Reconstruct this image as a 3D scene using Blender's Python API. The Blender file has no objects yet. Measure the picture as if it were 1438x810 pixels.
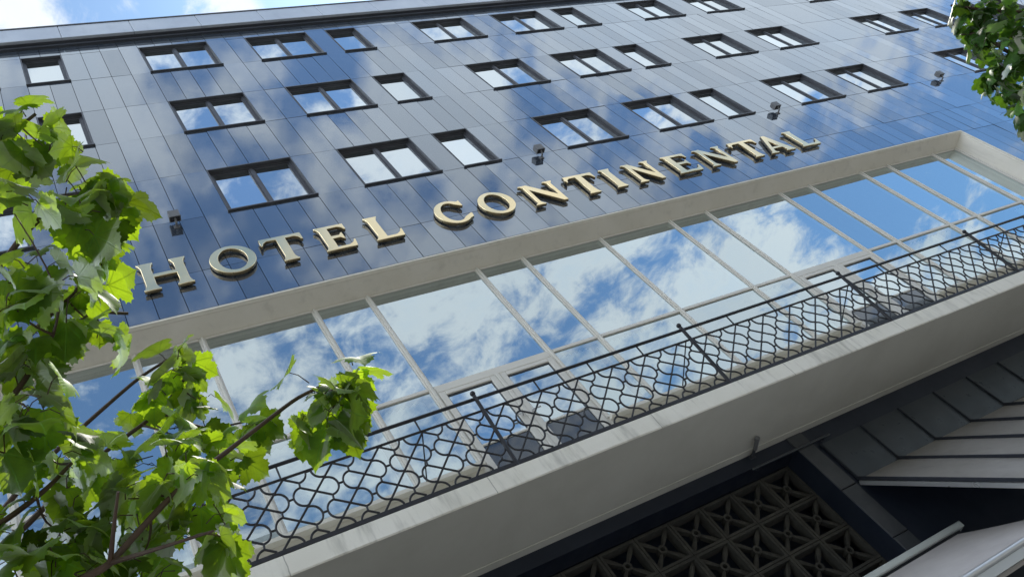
# Street view up the glossy blue facade of a hotel, framed by maple foliage.
import bpy, bmesh, math, random
from mathutils import Vector, Matrix
from mathutils.geometry import delaunay_2d_cdt

K = 0.75            # facade design unit in metres
GZ = 1.6            # design z = 0 sits at eye height
D2R = math.radians
rnd = random.Random(7)
scene = bpy.context.scene
col = scene.collection

def U(x, y, z):
    return Vector((x * K, y * K, z * K + GZ))

# ------------------------------------------------------------------ materials
class NT:
    """tiny helper round a node tree"""
    def __init__(self, tree):
        self.t = tree; self.n = tree.nodes; self.l = tree.links
        self.n.clear()
    def node(self, typ, **kw):
        nd = self.n.new(typ)
        for k, v in kw.items():
            setattr(nd, k, v)
        return nd
    def link(self, a, b):
        self.l.new(a, b)
    def setin(self, nd, i, v):
        if hasattr(v, 'is_linked'): self.l.new(v, nd.inputs[i])
        else: nd.inputs[i].default_value = v
    def math(self, op, a, b=None, c=None, clamp=False):
        nd = self.node('ShaderNodeMath', operation=op, use_clamp=clamp)
        self.setin(nd, 0, a)
        if b is not None: self.setin(nd, 1, b)
        if c is not None: self.setin(nd, 2, c)
        return nd.outputs[0]
    def vmath(self, op, a, b=None):
        nd = self.node('ShaderNodeVectorMath', operation=op)
        self.setin(nd, 0, a)
        if b is not None: self.setin(nd, 1, b)
        return nd
    def mixc(self, f, a, b, blend='MIX'):
        nd = self.node('ShaderNodeMix', data_type='RGBA', blend_type=blend)
        self.setin(nd, 0, f); self.setin(nd, 6, a); self.setin(nd, 7, b)
        return nd.outputs[2]
    def noise(self, vec, scale, detail=4, rough=0.5, dist=0.0):
        nd = self.node('ShaderNodeTexNoise')
        if vec is not None: self.l.new(vec, nd.inputs['Vector'])
        nd.inputs['Scale'].default_value = scale; nd.inputs['Detail'].default_value = detail
        nd.inputs['Roughness'].default_value = rough; nd.inputs['Distortion'].default_value = dist
        return nd
    def ramp(self, f, a, b, lo=0.0, hi=1.0, smooth=True):
        nd = self.node('ShaderNodeMapRange', interpolation_type='SMOOTHSTEP' if smooth else 'LINEAR')
        self.setin(nd, 0, f); self.setin(nd, 1, a); self.setin(nd, 2, b); self.setin(nd, 3, lo); self.setin(nd, 4, hi)
        return nd.outputs[0]
    def coord(self, which='Object'):
        return self.node('ShaderNodeTexCoord').outputs[which]
    def out(self, sh, disp=None):
        o = self.node('ShaderNodeOutputMaterial'); self.l.new(sh, o.inputs[0])
        if disp is not None: self.l.new(disp, o.inputs[2])

def new_mat(name):
    m = bpy.data.materials.new(name); m.use_nodes = True
    return m, NT(m.node_tree)

def c4(c): return (c[0], c[1], c[2], 1.0)

def surf(name, c1, c2=None, rough=0.6, metal=0.0, nscale=3.0, bump=0.0, bscale=40.0, spec=0.5, stain=0.0, rvar=0.1):
    """painted / plastered / metal surface with uneven tone, grime and grain"""
    m, t = new_mat(name)
    co = t.coord()
    n = t.noise(co, nscale, 6, 0.62, 0.3)
    f = t.ramp(n.outputs[0], 0.3, 0.7)
    cc = t.mixc(f, c4(c1), c4(c2 or c1))
    if stain:
        mp = t.node('ShaderNodeMapping'); t.link(co, mp.inputs[0]); mp.inputs[3].default_value = (2.2, 2.2, 0.35)
        s = t.noise(mp.outputs[0], 2.0, 5, 0.6)
        cc = t.mixc(t.ramp(s.outputs[0], 0.52, 0.75, 0.0, stain), cc, c4([v * 0.45 for v in c1]))
    b = t.node('ShaderNodeBsdfPrincipled')
    t.link(cc, b.inputs['Base Color'])
    n2 = t.noise(co, nscale * 3.1, 4, 0.6)
    t.link(t.ramp(n2.outputs[0], 0.25, 0.75, max(0.02, rough - rvar), rough + rvar), b.inputs['Roughness'])
    b.inputs['Metallic'].default_value = metal
    b.inputs['Specular IOR Level'].default_value = spec
    if bump:
        bp = t.node('ShaderNodeBump'); bp.inputs['Strength'].default_value = bump; bp.inputs['Distance'].default_value = 0.01
        n3 = t.noise(co, bscale, 5, 0.65); t.link(n3.outputs[0], bp.inputs['Height']); t.link(bp.outputs[0], b.inputs['Normal'])
    t.out(b.outputs[0])
    return m

def reflective(name, base, gl_tint, f0, power, rough, wob=0.0, wscale=0.6, transp=0.0, dust=0.0, vary=0.0, pvary=0.0):
    """dark sheet under a mirror-like coat whose strength grows at grazing angles"""
    m, t = new_mat(name)
    co = t.coord()
    lw = t.node('ShaderNodeLayerWeight'); lw.inputs[0].default_value = 0.5
    fac = t.math('MULTIPLY_ADD', t.math('POWER', lw.outputs['Facing'], power), 1.0 - f0, f0, clamp=True)
    basec = c4(base)
    if vary:
        at = t.node('ShaderNodeAttribute', attribute_name='tone')
        k = t.math('MULTIPLY_ADD', at.outputs['Fac'], vary, 1.0 - vary * 0.5)
        fac = t.math('MULTIPLY', fac, k, clamp=True)
    if pvary:
        oi = t.node('ShaderNodeObjectInfo')
        fac = t.math('MULTIPLY', fac, t.math('MULTIPLY_ADD', oi.outputs['Random'], pvary, 1.0 - pvary * 0.6), clamp=True)
    gl = t.node('ShaderNodeBsdfGlossy'); gl.inputs['Color'].default_value = c4(gl_tint); gl.inputs['Roughness'].default_value = rough
    if dust:
        n = t.noise(co, 1.7, 7, 0.65, 0.4)
        basec = t.mixc(t.ramp(n.outputs[0], 0.42, 0.75, 0.0, dust), c4(base), (0.16, 0.16, 0.15, 1))
        n4 = t.noise(co, 5.0, 6, 0.7)
        t.link(t.ramp(n4.outputs[0], 0.3, 0.8, rough * 0.6, rough * 1.9), gl.inputs['Roughness'])
    if wob:
        bp = t.node('ShaderNodeBump'); bp.inputs['Strength'].default_value = 1.0; bp.inputs['Distance'].default_value = wob
        n3 = t.noise(co, wscale, 1, 0.4); t.link(n3.outputs[0], bp.inputs['Height']); t.link(bp.outputs[0], gl.inputs['Normal'])
    df = t.node('ShaderNodeBsdfDiffuse'); t.setin(df, 0, basec)
    under = df.outputs[0]
    if transp:
        tr = t.node('ShaderNodeBsdfTransparent'); tr.inputs[0].default_value = (0.72, 0.86, 0.84, 1)
        mx = t.node('ShaderNodeMixShader'); mx.inputs[0].default_value = transp
        t.link(df.outputs[0], mx.inputs[1]); t.link(tr.outputs[0], mx.inputs[2]); under = mx.outputs[0]
    mx = t.node('ShaderNodeMixShader'); t.link(fac, mx.inputs[0]); t.link(under, mx.inputs[1]); t.link(gl.outputs[0], mx.inputs[2])
    t.out(mx.outputs[0])
    return m

def leaf_mat(name, top, trans, mixv, gloss):
    m, t = new_mat(name)
    uv = t.node('ShaderNodeUVMap', uv_map='leaf').outputs[0]
    sep = t.node('ShaderNodeSeparateXYZ'); t.link(uv, sep.inputs[0])
    ax = t.math('ABSOLUTE', sep.outputs[0]); y = sep.outputs[1]
    d = ax
    for ang in (42, 88):
        c, s = math.cos(D2R(ang)), math.sin(D2R(ang))
        d = t.math('MINIMUM', d, t.math('ABSOLUTE', t.math('SUBTRACT', t.math('MULTIPLY', ax, c), t.math('MULTIPLY', y, s))))
    vein = t.ramp(d, 0.007, 0.024, 1.0, 0.0)
    # secondary veins: fine herringbone
    w = t.math('SINE', t.math('MULTIPLY', t.math('SUBTRACT', y, t.math('MULTIPLY', ax, 0.9)), 62.0))
    vein2 = t.math('MULTIPLY', t.ramp(w, 0.8, 1.0), 0.35)
    vv = t.math('MAXIMUM', vein, vein2)
    at = t.node('ShaderNodeAttribute', attribute_name='tone').outputs['Fac']
    geo = t.node('ShaderNodeNewGeometry')
    n = t.noise(geo.outputs['Position'], 26.0, 4, 0.6)
    k = t.math('MULTIPLY_ADD', at, 1.5, 0.38)
    k = t.math('MULTIPLY', k, t.ramp(n.outputs[0], 0.25, 0.75, 0.8, 1.2))
    kk = t.node('ShaderNodeCombineXYZ')
    for i in range(3): t.link(k, kk.inputs[i])
    ctop = t.mixc(vv, c4(top), c4([min(1, v * 2.6) for v in top]))
    ctr = t.mixc(vv, c4(trans), c4([v * 0.55 for v in trans]))
    ctop = t.mixc(1.0, ctop, kk.outputs[0], 'MULTIPLY')
    ctr = t.mixc(1.0, ctr, kk.outputs[0], 'MULTIPLY')
    sp_n = t.noise(geo.outputs['Position'], 75.0, 3, 0.5)
    spot = t.ramp(sp_n.outputs[0], 0.70, 0.78, 0.0, 0.6)
    ctop = t.mixc(spot, ctop, (0.06, 0.05, 0.02, 1)); ctr = t.mixc(spot, ctr, (0.10, 0.08, 0.02, 1))
    # yellower young leaves
    ctr = t.mixc(t.ramp(at, 0.55, 1.0, 0.0, 0.3), ctr, (0.46, 0.54, 0.03, 1))
    df = t.node('ShaderNodeBsdfDiffuse'); t.link(ctop, df.inputs[0])
    tl = t.node('ShaderNodeBsdfTranslucent'); t.link(ctr, tl.inputs[0])
    gl = t.node('ShaderNodeBsdfGlossy'); gl.inputs['Color'].default_value = (1, 1, 1, 1); gl.inputs['Roughness'].default_value = 0.5
    bp = t.node('ShaderNodeBump'); bp.inputs['Strength'].default_value = 0.5; bp.inputs['Distance'].default_value = 0.004
    t.link(vv, bp.inputs['Height'])
    for nd in (df, gl): t.link(bp.outputs[0], nd.inputs['Normal'])
    m1 = t.node('ShaderNodeMixShader'); m1.inputs[0].default_value = mixv
    t.link(df.outputs[0], m1.inputs[1]); t.link(tl.outputs[0], m1.inputs[2])
    fr = t.node('ShaderNodeFresnel'); fr.inputs[0].default_value = 1.42
    m2 = t.node('ShaderNodeMixShader'); t.link(t.math('MULTIPLY', fr.outputs[0], gloss), m2.inputs[0])
    t.link(m1.outputs[0], m2.inputs[1]); t.link(gl.outputs[0], m2.inputs[2])
    t.out(m2.outputs[0])
    return m

M = {}
M['panel'] = reflective('glossy_navy_panel', (0.046, 0.057, 0.076), (0.84, 0.92, 1.0), 0.225, 3.1, 0.045, wob=0.0012, wscale=1.3, dust=0.10, vary=0.22)
M['joint'] = surf('dark_joint', (0.020, 0.023, 0.032), rough=0.9)  # dark tone of joints, seams and backing
M['pane'] = reflective('window_glass', (0.018, 0.024, 0.028), (0.88, 0.96, 1.0), 0.66, 2.5, 0.0, wob=0.0022, wscale=0.8, pvary=0.22)
M['low_pane'] = reflective('lower_lounge_glass', (0.05, 0.07, 0.075), (0.86, 0.97, 1.0), 0.46, 2.5, 0.0, wob=0.004, wscale=0.45, transp=0.85, pvary=0.16)
M['lounge_pane'] = reflective('lounge_glass', (0.04, 0.06, 0.062), (0.86, 0.96, 0.98), 0.56, 2.5, 0.0, wob=0.004, wscale=0.45, transp=0.7, pvary=0.16)
M['door_reflection'] = reflective('painted_dark_reflection', (0.012, 0.016, 0.022), (0.7, 0.75, 0.8), 0.11, 3.0, 0.03)  # dark reflection low in the doors, put into the glass colour
M['frame'] = surf('anthracite_frame', (0.055, 0.058, 0.068), (0.080, 0.083, 0.095), rough=0.42, nscale=2.0, spec=0.5)
M['fascia'] = surf('roof_fascia', (0.42, 0.46, 0.53), (0.50, 0.54, 0.60), rough=0.4, metal=0.2, nscale=0.7, stain=0.15)
M['darkmetal'] = surf('dark_roof_metal', (0.035, 0.038, 0.048), (0.05, 0.054, 0.066), rough=0.5, nscale=1.0)
M['cream'] = surf('cream_render', (0.76, 0.73, 0.64), (0.82, 0.79, 0.71), rough=0.7, nscale=1.4, bump=0.25, bscale=60, stain=0.22)
M['slab'] = surf('balcony_plaster', (0.80, 0.78, 0.70), (0.87, 0.85, 0.78), rough=0.8, nscale=1.6, bump=0.4, bscale=45, stain=0.75)
def weather(m):
    nt = m.node_tree; b = next(n for n in nt.nodes if n.type == 'BSDF_PRINCIPLED'); src = b.inputs['Base Color'].links[0].from_socket
    t = NT.__new__(NT); t.t = nt; t.n = nt.nodes; t.l = nt.links
    co = t.coord(); mp = t.node('ShaderNodeMapping'); t.link(co, mp.inputs[0]); mp.inputs[3].default_value = (7.0, 7.0, 0.9)
    dr_ = t.noise(mp.outputs[0], 1.6, 6, 0.7); big = t.noise(co, 0.55, 4, 0.6)
    f = t.math('MULTIPLY', t.ramp(dr_.outputs[0], 0.52, 0.76, 0.0, 0.5), t.ramp(big.outputs[0], 0.4, 0.62))
    c = t.mixc(f, src, (0.30, 0.29, 0.25, 1))
    ru = t.noise(co, 2.3, 5, 0.7); c = t.mixc(t.ramp(ru.outputs[0], 0.69, 0.78, 0.0, 0.55), c, (0.36, 0.22, 0.12, 1))
    sx = t.node('ShaderNodeSeparateXYZ'); t.link(co, sx.inputs[0])
    wob = t.noise(co, 3.0, 3, 0.6)
    ph = t.math('FRACT', t.math('MULTIPLY', t.math('ADD', sx.outputs[0], t.math('MULTIPLY', wob.outputs[0], 0.06)), 0.435))
    c = t.mixc(t.ramp(t.math('ABSOLUTE', t.math('SUBTRACT', ph, 0.5)), 0.0016, 0.0034, 0.55, 0.0), c, (0.16, 0.155, 0.14, 1))
    t.link(c, b.inputs['Base Color'])
weather(M['slab'])
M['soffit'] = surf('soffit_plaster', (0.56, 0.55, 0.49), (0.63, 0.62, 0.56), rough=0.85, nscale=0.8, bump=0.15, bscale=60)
M['mullion'] = surf('mullion_paint', (0.71, 0.69, 0.63), (0.75, 0.73, 0.67), rough=0.45, nscale=1.2, stain=0.04)
M['iron'] = surf('black_iron', (0.006, 0.007, 0.011), (0.016, 0.016, 0.022), rough=0.45, nscale=8, bump=0.25, bscale=90)
M['brass'] = surf('polished_brass', (0.98, 0.77, 0.42), (1.0, 0.83, 0.52), rough=0.13, metal=1.0, nscale=0.8, rvar=0.03)
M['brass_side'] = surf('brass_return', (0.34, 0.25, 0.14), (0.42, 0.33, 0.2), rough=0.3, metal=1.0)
M['lamp'] = surf('lamp_housing', (0.15, 0.155, 0.16), (0.19, 0.19, 0.2), rough=0.5, nscale=6)
M['lampglass'] = reflective('lamp_glass', (0.01, 0.01, 0.012), (0.7, 0.7, 0.75), 0.08, 3.0, 0.05)
M['curtain'] = surf('curtain_cloth', (0.80, 0.84, 0.86), (0.86, 0.88, 0.90), rough=0.9, nscale=4)
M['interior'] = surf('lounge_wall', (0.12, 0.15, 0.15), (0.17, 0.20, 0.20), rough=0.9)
M['groundwall'] = surf('navy_ground_wall', (0.008, 0.013, 0.026), (0.015, 0.021, 0.036), rough=0.5, nscale=0.9, stain=0.2)
M['pier'] = surf('grey_stone_pier', (0.040, 0.045, 0.052), (0.065, 0.068, 0.074), rough=0.6, nscale=1.2, bump=0.2, bscale=70)
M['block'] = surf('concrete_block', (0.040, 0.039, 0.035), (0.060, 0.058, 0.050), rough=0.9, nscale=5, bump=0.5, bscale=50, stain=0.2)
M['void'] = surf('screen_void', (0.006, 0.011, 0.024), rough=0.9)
M['zinc'] = surf('zinc_roof_sheet', (0.26, 0.245, 0.225), (0.34, 0.32, 0.30), rough=0.42, metal=0.15, nscale=0.9, stain=0.25)
M['zincdark'] = surf('dark_zinc_flashing', (0.022, 0.030, 0.038), (0.040, 0.048, 0.056), rough=0.35, nscale=1.4)
M['alu'] = surf('brushed_aluminium', (0.62, 0.63, 0.64), (0.70, 0.71, 0.72), rough=0.3, metal=0.7, nscale=0.6, rvar=0.04)
M['cassette'] = surf('cassette_enamel', (0.58, 0.63, 0.62), (0.64, 0.69, 0.68), rough=0.45, nscale=3)
M['fabric'] = surf('awning_fabric', (0.49, 0.46, 0.45), (0.56, 0.53, 0.515), rough=0.9, nscale=2.0, bump=0.2, bscale=180)
M['bark'] = surf('maple_bark', (0.075, 0.058, 0.042), (0.14, 0.115, 0.09), rough=0.9, nscale=9, bump=0.8, bscale=35)
M['twig'] = surf('maple_twig', (0.045, 0.026, 0.018), (0.075, 0.045, 0.03), rough=0.6, nscale=20)
M['leaf'] = leaf_mat('maple_leaf', (0.062, 0.150, 0.016), (0.345, 0.52, 0.014), 0.58, 0.30)
M['leaf_shaded'] = leaf_mat('shaded_maple_leaf', (0.040, 0.11, 0.016), (0.13, 0.27, 0.014), 0.46, 0.35)  # building shade on the right maple put into a darker leaf colour
M['asphalt'] = surf('asphalt', (0.045, 0.045, 0.047), (0.06, 0.06, 0.062), rough=0.9, bump=0.5, bscale=80)
M['setts'] = surf('granite_setts', (0.20, 0.195, 0.19), (0.28, 0.27, 0.26), rough=0.85, nscale=1.5, bump=0.6, bscale=9)
M['paving'] = surf('paving', (0.34, 0.33, 0.31), (0.42, 0.41, 0.38), rough=0.85, nscale=1.0, bump=0.3)
M['facade_a'] = surf('opposite_green_render', (0.34, 0.38, 0.36), (0.41, 0.44, 0.42), rough=0.85, nscale=0.5, stain=0.3)
M['facade_b'] = surf('opposite_brown_brick', (0.33, 0.29, 0.23), (0.39, 0.34, 0.28), rough=0.9, nscale=0.6, stain=0.3)
M['facade_c'] = surf('opposite_grey_render', (0.42, 0.43, 0.42), (0.48, 0.49, 0.48), rough=0.85, nscale=0.5, stain=0.3)
M['rooftile'] = surf('opposite_roof', (0.07, 0.07, 0.075), (0.1, 0.095, 0.095), rough=0.7)

# ------------------------------------------------------------------ mesh helpers
class MB:
    """collects faces in world space; build() links them as ONE object"""
    def __init__(self): self.v = []; self.f = []; self.mi = []; self.tone = []
    def face(self, pts, mi=0, tone=0.5):
        b = len(self.v); self.v += [Vector(p) for p in pts]; self.f.append(tuple(range(b, b + len(pts)))); self.mi.append(mi); self.tone.append(tone)
    def hexa(self, p, mi=0, tone=0.5):
        b = len(self.v); self.v += [Vector(q) for q in p]
        for q in ((0, 3, 2, 1), (4, 5, 6, 7), (0, 1, 5, 4), (1, 2, 6, 5), (2, 3, 7, 6), (3, 0, 4, 7)):
            self.f.append(tuple(b + i for i in q)); self.mi.append(mi); self.tone.append(tone)
    def box(self, x0, x1, y0, y1, z0, z1, mi=0, unit=True, tone=0.5):
        T = U if unit else (lambda x, y, z: Vector((x, y, z)))
        self.hexa([T(x0, y0, z0), T(x1, y0, z0), T(x1, y1, z0), T(x0, y1, z0), T(x0, y0, z1), T(x1, y0, z1), T(x1, y1, z1), T(x0, y1, z1)], mi, tone)
    def bbox(self, x0, x1, y0, y1, z0, z1, c=0.012, mi=0):
        """box with chamfered edges on the street side (design units)"""
        o = [(x0 + c, y0, z0 + c), (x1 - c, y0, z0 + c), (x1 - c, y0, z1 - c), (x0 + c, y0, z1 - c)]
        i = [(x0, y0 + c, z0), (x1, y0 + c, z0), (x1, y0 + c, z1), (x0, y0 + c, z1)]
        r = [(x0, y1, z0), (x1, y1, z0), (x1, y1, z1), (x0, y1, z1)]
        self.face([U(*p) for p in o], mi)
        for a, b in ((o, i), (i, r)):
            for k in range(4):
                n = (k + 1) % 4
                self.face([U(*a[k]), U(*b[k]), U(*b[n]), U(*a[n])], mi)
        self.face([U(*p) for p in reversed(r)], mi)
    def tube(self, pts, rad, n=8, cap=True, mi=0, unit=True, tone=0.5, flat=None):
        """swept round bar; rad may be a list (in the same unit as pts)"""
        P = [U(*p) if unit else Vector(p) for p in pts]
        s = K if unit else 1.0
        R = [(r * s) for r in (rad if isinstance(rad, (list, tuple)) else [rad] * len(P))]
        rings = []; up = None
        for i, p in enumerate(P):
            a = P[max(i - 1, 0)]; b = P[min(i + 1, len(P) - 1)]
            d = (b - a).normalized()
            if up is None:
                up = Vector((0, 0, 1)) if abs(d.z) < 0.9 else Vector((1, 0, 0))
            s1 = d.cross(up)
            if s1.length < 1e-4: s1 = d.orthogonal()
            s1.normalize(); u1 = s1.cross(d); up = u1
            b0 = len(self.v)
            for k in range(n):
                an = 2 * math.pi * k / n
                self.v.append(p + (s1 * math.cos(an) + u1 * math.sin(an)) * R[i])
            rings.append(b0)
        for i in range(len(rings) - 1):
            for k in range(n):
                k2 = (k + 1) % n
                self.f.append((rings[i] + k, rings[i] + k2, rings[i + 1] + k2, rings[i + 1] + k)); self.mi.append(mi); self.tone.append(tone)
        if cap:
            self.f.append(tuple(rings[0] + k for k in reversed(range(n)))); self.mi.append(mi); self.tone.append(tone)
            self.f.append(tuple(rings[-1] + k for k in range(n))); self.mi.append(mi); self.tone.append(tone)
    def ball(self, c, r, unit=True, nu=14, nv=9):
        c = U(*c) if unit else Vector(c); r = r * K if unit else r
        P = []
        for j in range(1, nv):
            th = math.pi * j / nv
            P.append([c + Vector((math.sin(th) * math.cos(2 * math.pi * i / nu), math.sin(th) * math.sin(2 * math.pi * i / nu), math.cos(th))) * r for i in range(nu)])
        top = c + Vector((0, 0, r)); bot = c - Vector((0, 0, r))
        for i in range(nu):
            k = (i + 1) % nu
            self.face([top, P[0][i], P[0][k]]); self.face([bot, P[-1][k], P[-1][i]])
            for j in range(len(P) - 1): self.face([P[j][i], P[j + 1][i], P[j + 1][k], P[j][k]])
    def mesh(self, name, mats, origin=Vector((0, 0, 0)), smooth=False):
        me = bpy.data.meshes.new(name)
        me.from_pydata([tuple(v - origin) for v in self.v], [], self.f)
        for m in (mats if isinstance(mats, (list, tuple)) else [mats]): me.materials.append(m)
        me.polygons.foreach_set('material_index', self.mi)
        if any(t != 0.5 for t in self.tone):
            a = me.attributes.new('tone', 'FLOAT', 'FACE'); a.data.foreach_set('value', self.tone)
        if smooth:
            me.polygons.foreach_set('use_smooth', [True] * len(self.f))
        me.update()
        return me
    def build(self, name, mats, parent=None, smooth=False):
        o = Vector((0, 0, 0)); p = parent
        while p is not None: o += p.location; p = p.parent
        ob = bpy.data.objects.new(name, self.mesh(name, mats, o, smooth)); col.objects.link(ob)
        ob.parent = parent
        if smooth:
            try: ob.data.set_sharp_from_angle(angle=D2R(40))
            except Exception: pass
        return ob

def thing(name, label, cat, loc=(0, 0, 0), group=None):
    o = bpy.data.objects.new(name, None); col.objects.link(o)
    o.location = loc; o.empty_display_size = 0.2
    o['label'] = label; o['category'] = cat
    if group: o['group'] = group
    return o

def inst(name, me, parent, loc=(0, 0, 0)):
    o = bpy.data.objects.new(name, me); col.objects.link(o); o.parent = parent; o.location = loc
    return o

# ------------------------------------------------------------------ camera
Rw = ((0.8601994, -0.0927664, -0.5014492), (0.2321708, -0.8042549, 0.5470564), (0.4540414, 0.5869996, 0.6702820))
cam = bpy.data.cameras.new('camera'); co_ = bpy.data.objects.new('camera', cam); col.objects.link(co_)
mw = Matrix(((Rw[0][0], Rw[1][0], -Rw[2][0], 0), (Rw[0][1], Rw[1][1], -Rw[2][1], -7.5), (Rw[0][2], Rw[1][2], -Rw[2][2], GZ), (0, 0, 0, 1)))
co_.matrix_world = mw
cam.sensor_width = 36; cam.lens = 28.955; cam.clip_start = 0.05; cam.clip_end = 2000
scene.camera = co_

# ------------------------------------------------------------------ sun and sky
SUN_AZ, SUN_EL = D2R(60), D2R(61)     # azimuth measured from +Y towards +X
sd = Vector((math.sin(SUN_AZ) * math.cos(SUN_EL), math.cos(SUN_AZ) * math.cos(SUN_EL), math.sin(SUN_EL)))
sl = bpy.data.lights.new('sun', 'SUN'); sl.energy = 4.2; sl.angle = D2R(0.53); sl.color = (1.0, 0.95, 0.86)
so = bpy.data.objects.new('sun', sl); col.objects.link(so)
so.rotation_euler = (-sd).to_track_quat('-Z', 'Y').to_euler()

CLOUDS = [(0.249, -0.371, 0.895, 4.5, -1), (0.335, -0.351, 0.874, 3, -0.8), (0.153, -0.407, 0.901, 1.6, -0.8), (0.296, -0.403, 0.866, 2.5, -0.9), (0.182, -0.488, 0.853, 2.2, -0.7), (0.231, -0.493, 0.839, 2, -0.6), (0.176, -0.419, 0.891, 1.6, 0.6), (0.13, -0.35, 0.928, 5, 0.7), (0.021, -0.362, 0.932, 5, 0.6), (0.034, -0.417, 0.908, 3, 0.3), (0.086, -0.43, 0.899, 3, 0.4), (0.364, -0.38, 0.85, 3, 0.6), (0.377, -0.394, 0.838, 3, 0.7), (0.445, -0.327, 0.834, 1.8, -0.3), (0.5, -0.351, 0.791, 2.5, -0.6), (0.531, -0.388, 0.753, 3, -0.5), (0.433, -0.417, 0.799, 3.5, 0.8), (0.371, -0.468, 0.802, 5, 0.9), (0.559, -0.41, 0.721, 2.6, -1), (0.62, -0.388, 0.682, 2.2, -1), (0.652, -0.378, 0.658, 1.6, 0.8), (0.586, -0.343, 0.734, 3, 0.7), (0.504, -0.31, 0.806, 4, 0.8), (0.573, -0.294, 0.765, 4, 0.8), (0.623, -0.323, 0.713, 4, 0.8), (0.683, -0.307, 0.663, 5, 0.9), (0.752, -0.275, 0.599, 6, 1), (0.818, -0.24, 0.524, 6, 1), (0.74, -0.333, 0.585, 4, 0.8), (0.787, -0.307, 0.535, 3.5, 0.8), (0.684, -0.366, 0.63, 2, 0.3), (0.706, -0.412, 0.576, 4, -0.9), (0.779, -0.356, 0.516, 4, -1), (0.833, -0.313, 0.456, 6, -1.2), (0.858, -0.341, 0.385, 6, -1), (0.24, -0.533, 0.811, 5, -0.1), (0.379, -0.504, 0.776, 2.5, -0.3), (0.466, -0.48, 0.743, 4, 0.4), (0.572, -0.469, 0.673, 4, 0.3), (-0.004, -0.65, 0.76, 7, -1.3), (0.152, -0.648, 0.746, 4, 0.5), (0.262, -0.624, 0.737, 3, -0.1), (0.354, -0.624, 0.696, 5, 0.7), (0.474, -0.595, 0.649, 4.5, 0.6), (0.533, -0.58, 0.616, 1.3, -0.8), (0.588, -0.541, 0.601, 3, 0.3), (0.629, -0.544, 0.556, 3.5, 0.6), (0.666, -0.482, 0.569, 1.8, -0.7), (0.712, -0.494, 0.499, 2.6, 1), (0.733, -0.452, 0.509, 2.2, -0.8), (0.75, -0.466, 0.47, 2.2, -1), (0.774, -0.428, 0.466, 3, -1), (0.793, -0.43, 0.432, 1.6, 0.8), (0.813, -0.387, 0.434, 4, -1.1), (0.825, -0.398, 0.402, 2, 0.2), (0.841, -0.404, 0.359, 4, 0.9), (0.633, -0.585, 0.507, 4, 0.5), (0.687, -0.543, 0.484, 1, -0.5), (0.718, -0.53, 0.452, 4, 0.9), (0.769, -0.48, 0.422, 1, -1.0), (0.773, -0.502, 0.388, 4, 0.9), (0.812, -0.441, 0.381, 3, 0.8), (0.32, -0.718, 0.618, 4, 0.0), (0.488, -0.656, 0.577, 4, 0.2), (0.022, 0.31, 0.951, 5, 0.7), (0.067, 0.312, 0.948, 3, 0.6), (0.111, 0.31, 0.944, 2.8, -3.4), (0.169, 0.313, 0.935, 4, 1.2), (0.294, 0.304, 0.906, 3.2, -2.8), (0.228, 0.306, 0.924, 3.5, 1.2)]
w = bpy.data.worlds.new('World'); scene.world = w; w.use_nodes = True
t = NT(w.node_tree)
STR = 0.15
sky = t.node('ShaderNodeTexSky', sky_type='NISHITA'); sky.sun_disc = False
sky.sun_elevation = SUN_EL; sky.sun_rotation = SUN_AZ; sky.air_density = 1.0; sky.dust_density = 0.6; sky.ozone_density = 2.2
dr = t.coord('Generated')
dn = t.vmath('NORMALIZE', dr).outputs[0]
sp = t.node('ShaderNodeSeparateXYZ'); t.link(dn, sp.inputs[0])
den = t.math('ADD', t.math('MAXIMUM', sp.outputs[2], 0.0), 0.25)
cb = t.node('ShaderNodeCombineXYZ')
t.link(t.math('DIVIDE', sp.outputs[0], den), cb.inputs[0]); t.link(t.math('DIVIDE', sp.outputs[1], den), cb.inputs[1])
pl = cb.outputs[0]
# warp so that the weather pattern gets ragged edges
nw = t.noise(pl, 7.0, 6, 0.65)
wv = t.vmath('SCALE', t.vmath('SUBTRACT', nw.outputs['Color'], (0.5, 0.5, 0.5)).outputs[0]); wv.inputs['Scale'].default_value = 0.10
dwp = t.vmath('NORMALIZE', t.vmath('ADD', dn, wv.outputs[0]).outputs[0]).outputs[0]
bias = 0.06
for (x, y, z, rad, wt) in CLOUDS:
    d = t.vmath('DOT_PRODUCT', dwp, (x, y, z)).outputs['Value']
    bias = t.math('ADD', t.ramp(d, math.cos(D2R(rad * 1.7)), math.cos(D2R(rad * 0.25)), 0.0, wt), bias)
n1 = t.noise(pl, 6.4, 11, 0.62, 0.5)
n2 = t.noise(pl, 19.0, 8, 0.64, 0.5)
raw = t.math('ADD', t.math('MULTIPLY', t.math('SUBTRACT', n1.outputs[0], 0.5), 6.2), t.math('MULTIPLY', t.math('SUBTRACT', n2.outputs[0], 0.5), 3.6))
raw = t.math('ADD', raw, t.math('MULTIPLY', bias, 0.52))
dens = t.ramp(raw, -0.72, 0.84, 0.07, 1.0)
core = t.ramp(raw, 0.3, 1.5)
n3 = t.noise(pl, 4.2, 7, 0.55, 0.2)
shade = t.math('MULTIPLY', core, t.ramp(n3.outputs[0], 0.35, 0.72))
skyc = t.mixc(1.0, sky.outputs[0], (0.80, 1.17, 1.36, 1), 'MULTIPLY')
cloudc = t.mixc(shade, (6.7, 7.15, 7.6, 1), (6.0, 6.8, 7.7, 1))
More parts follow.
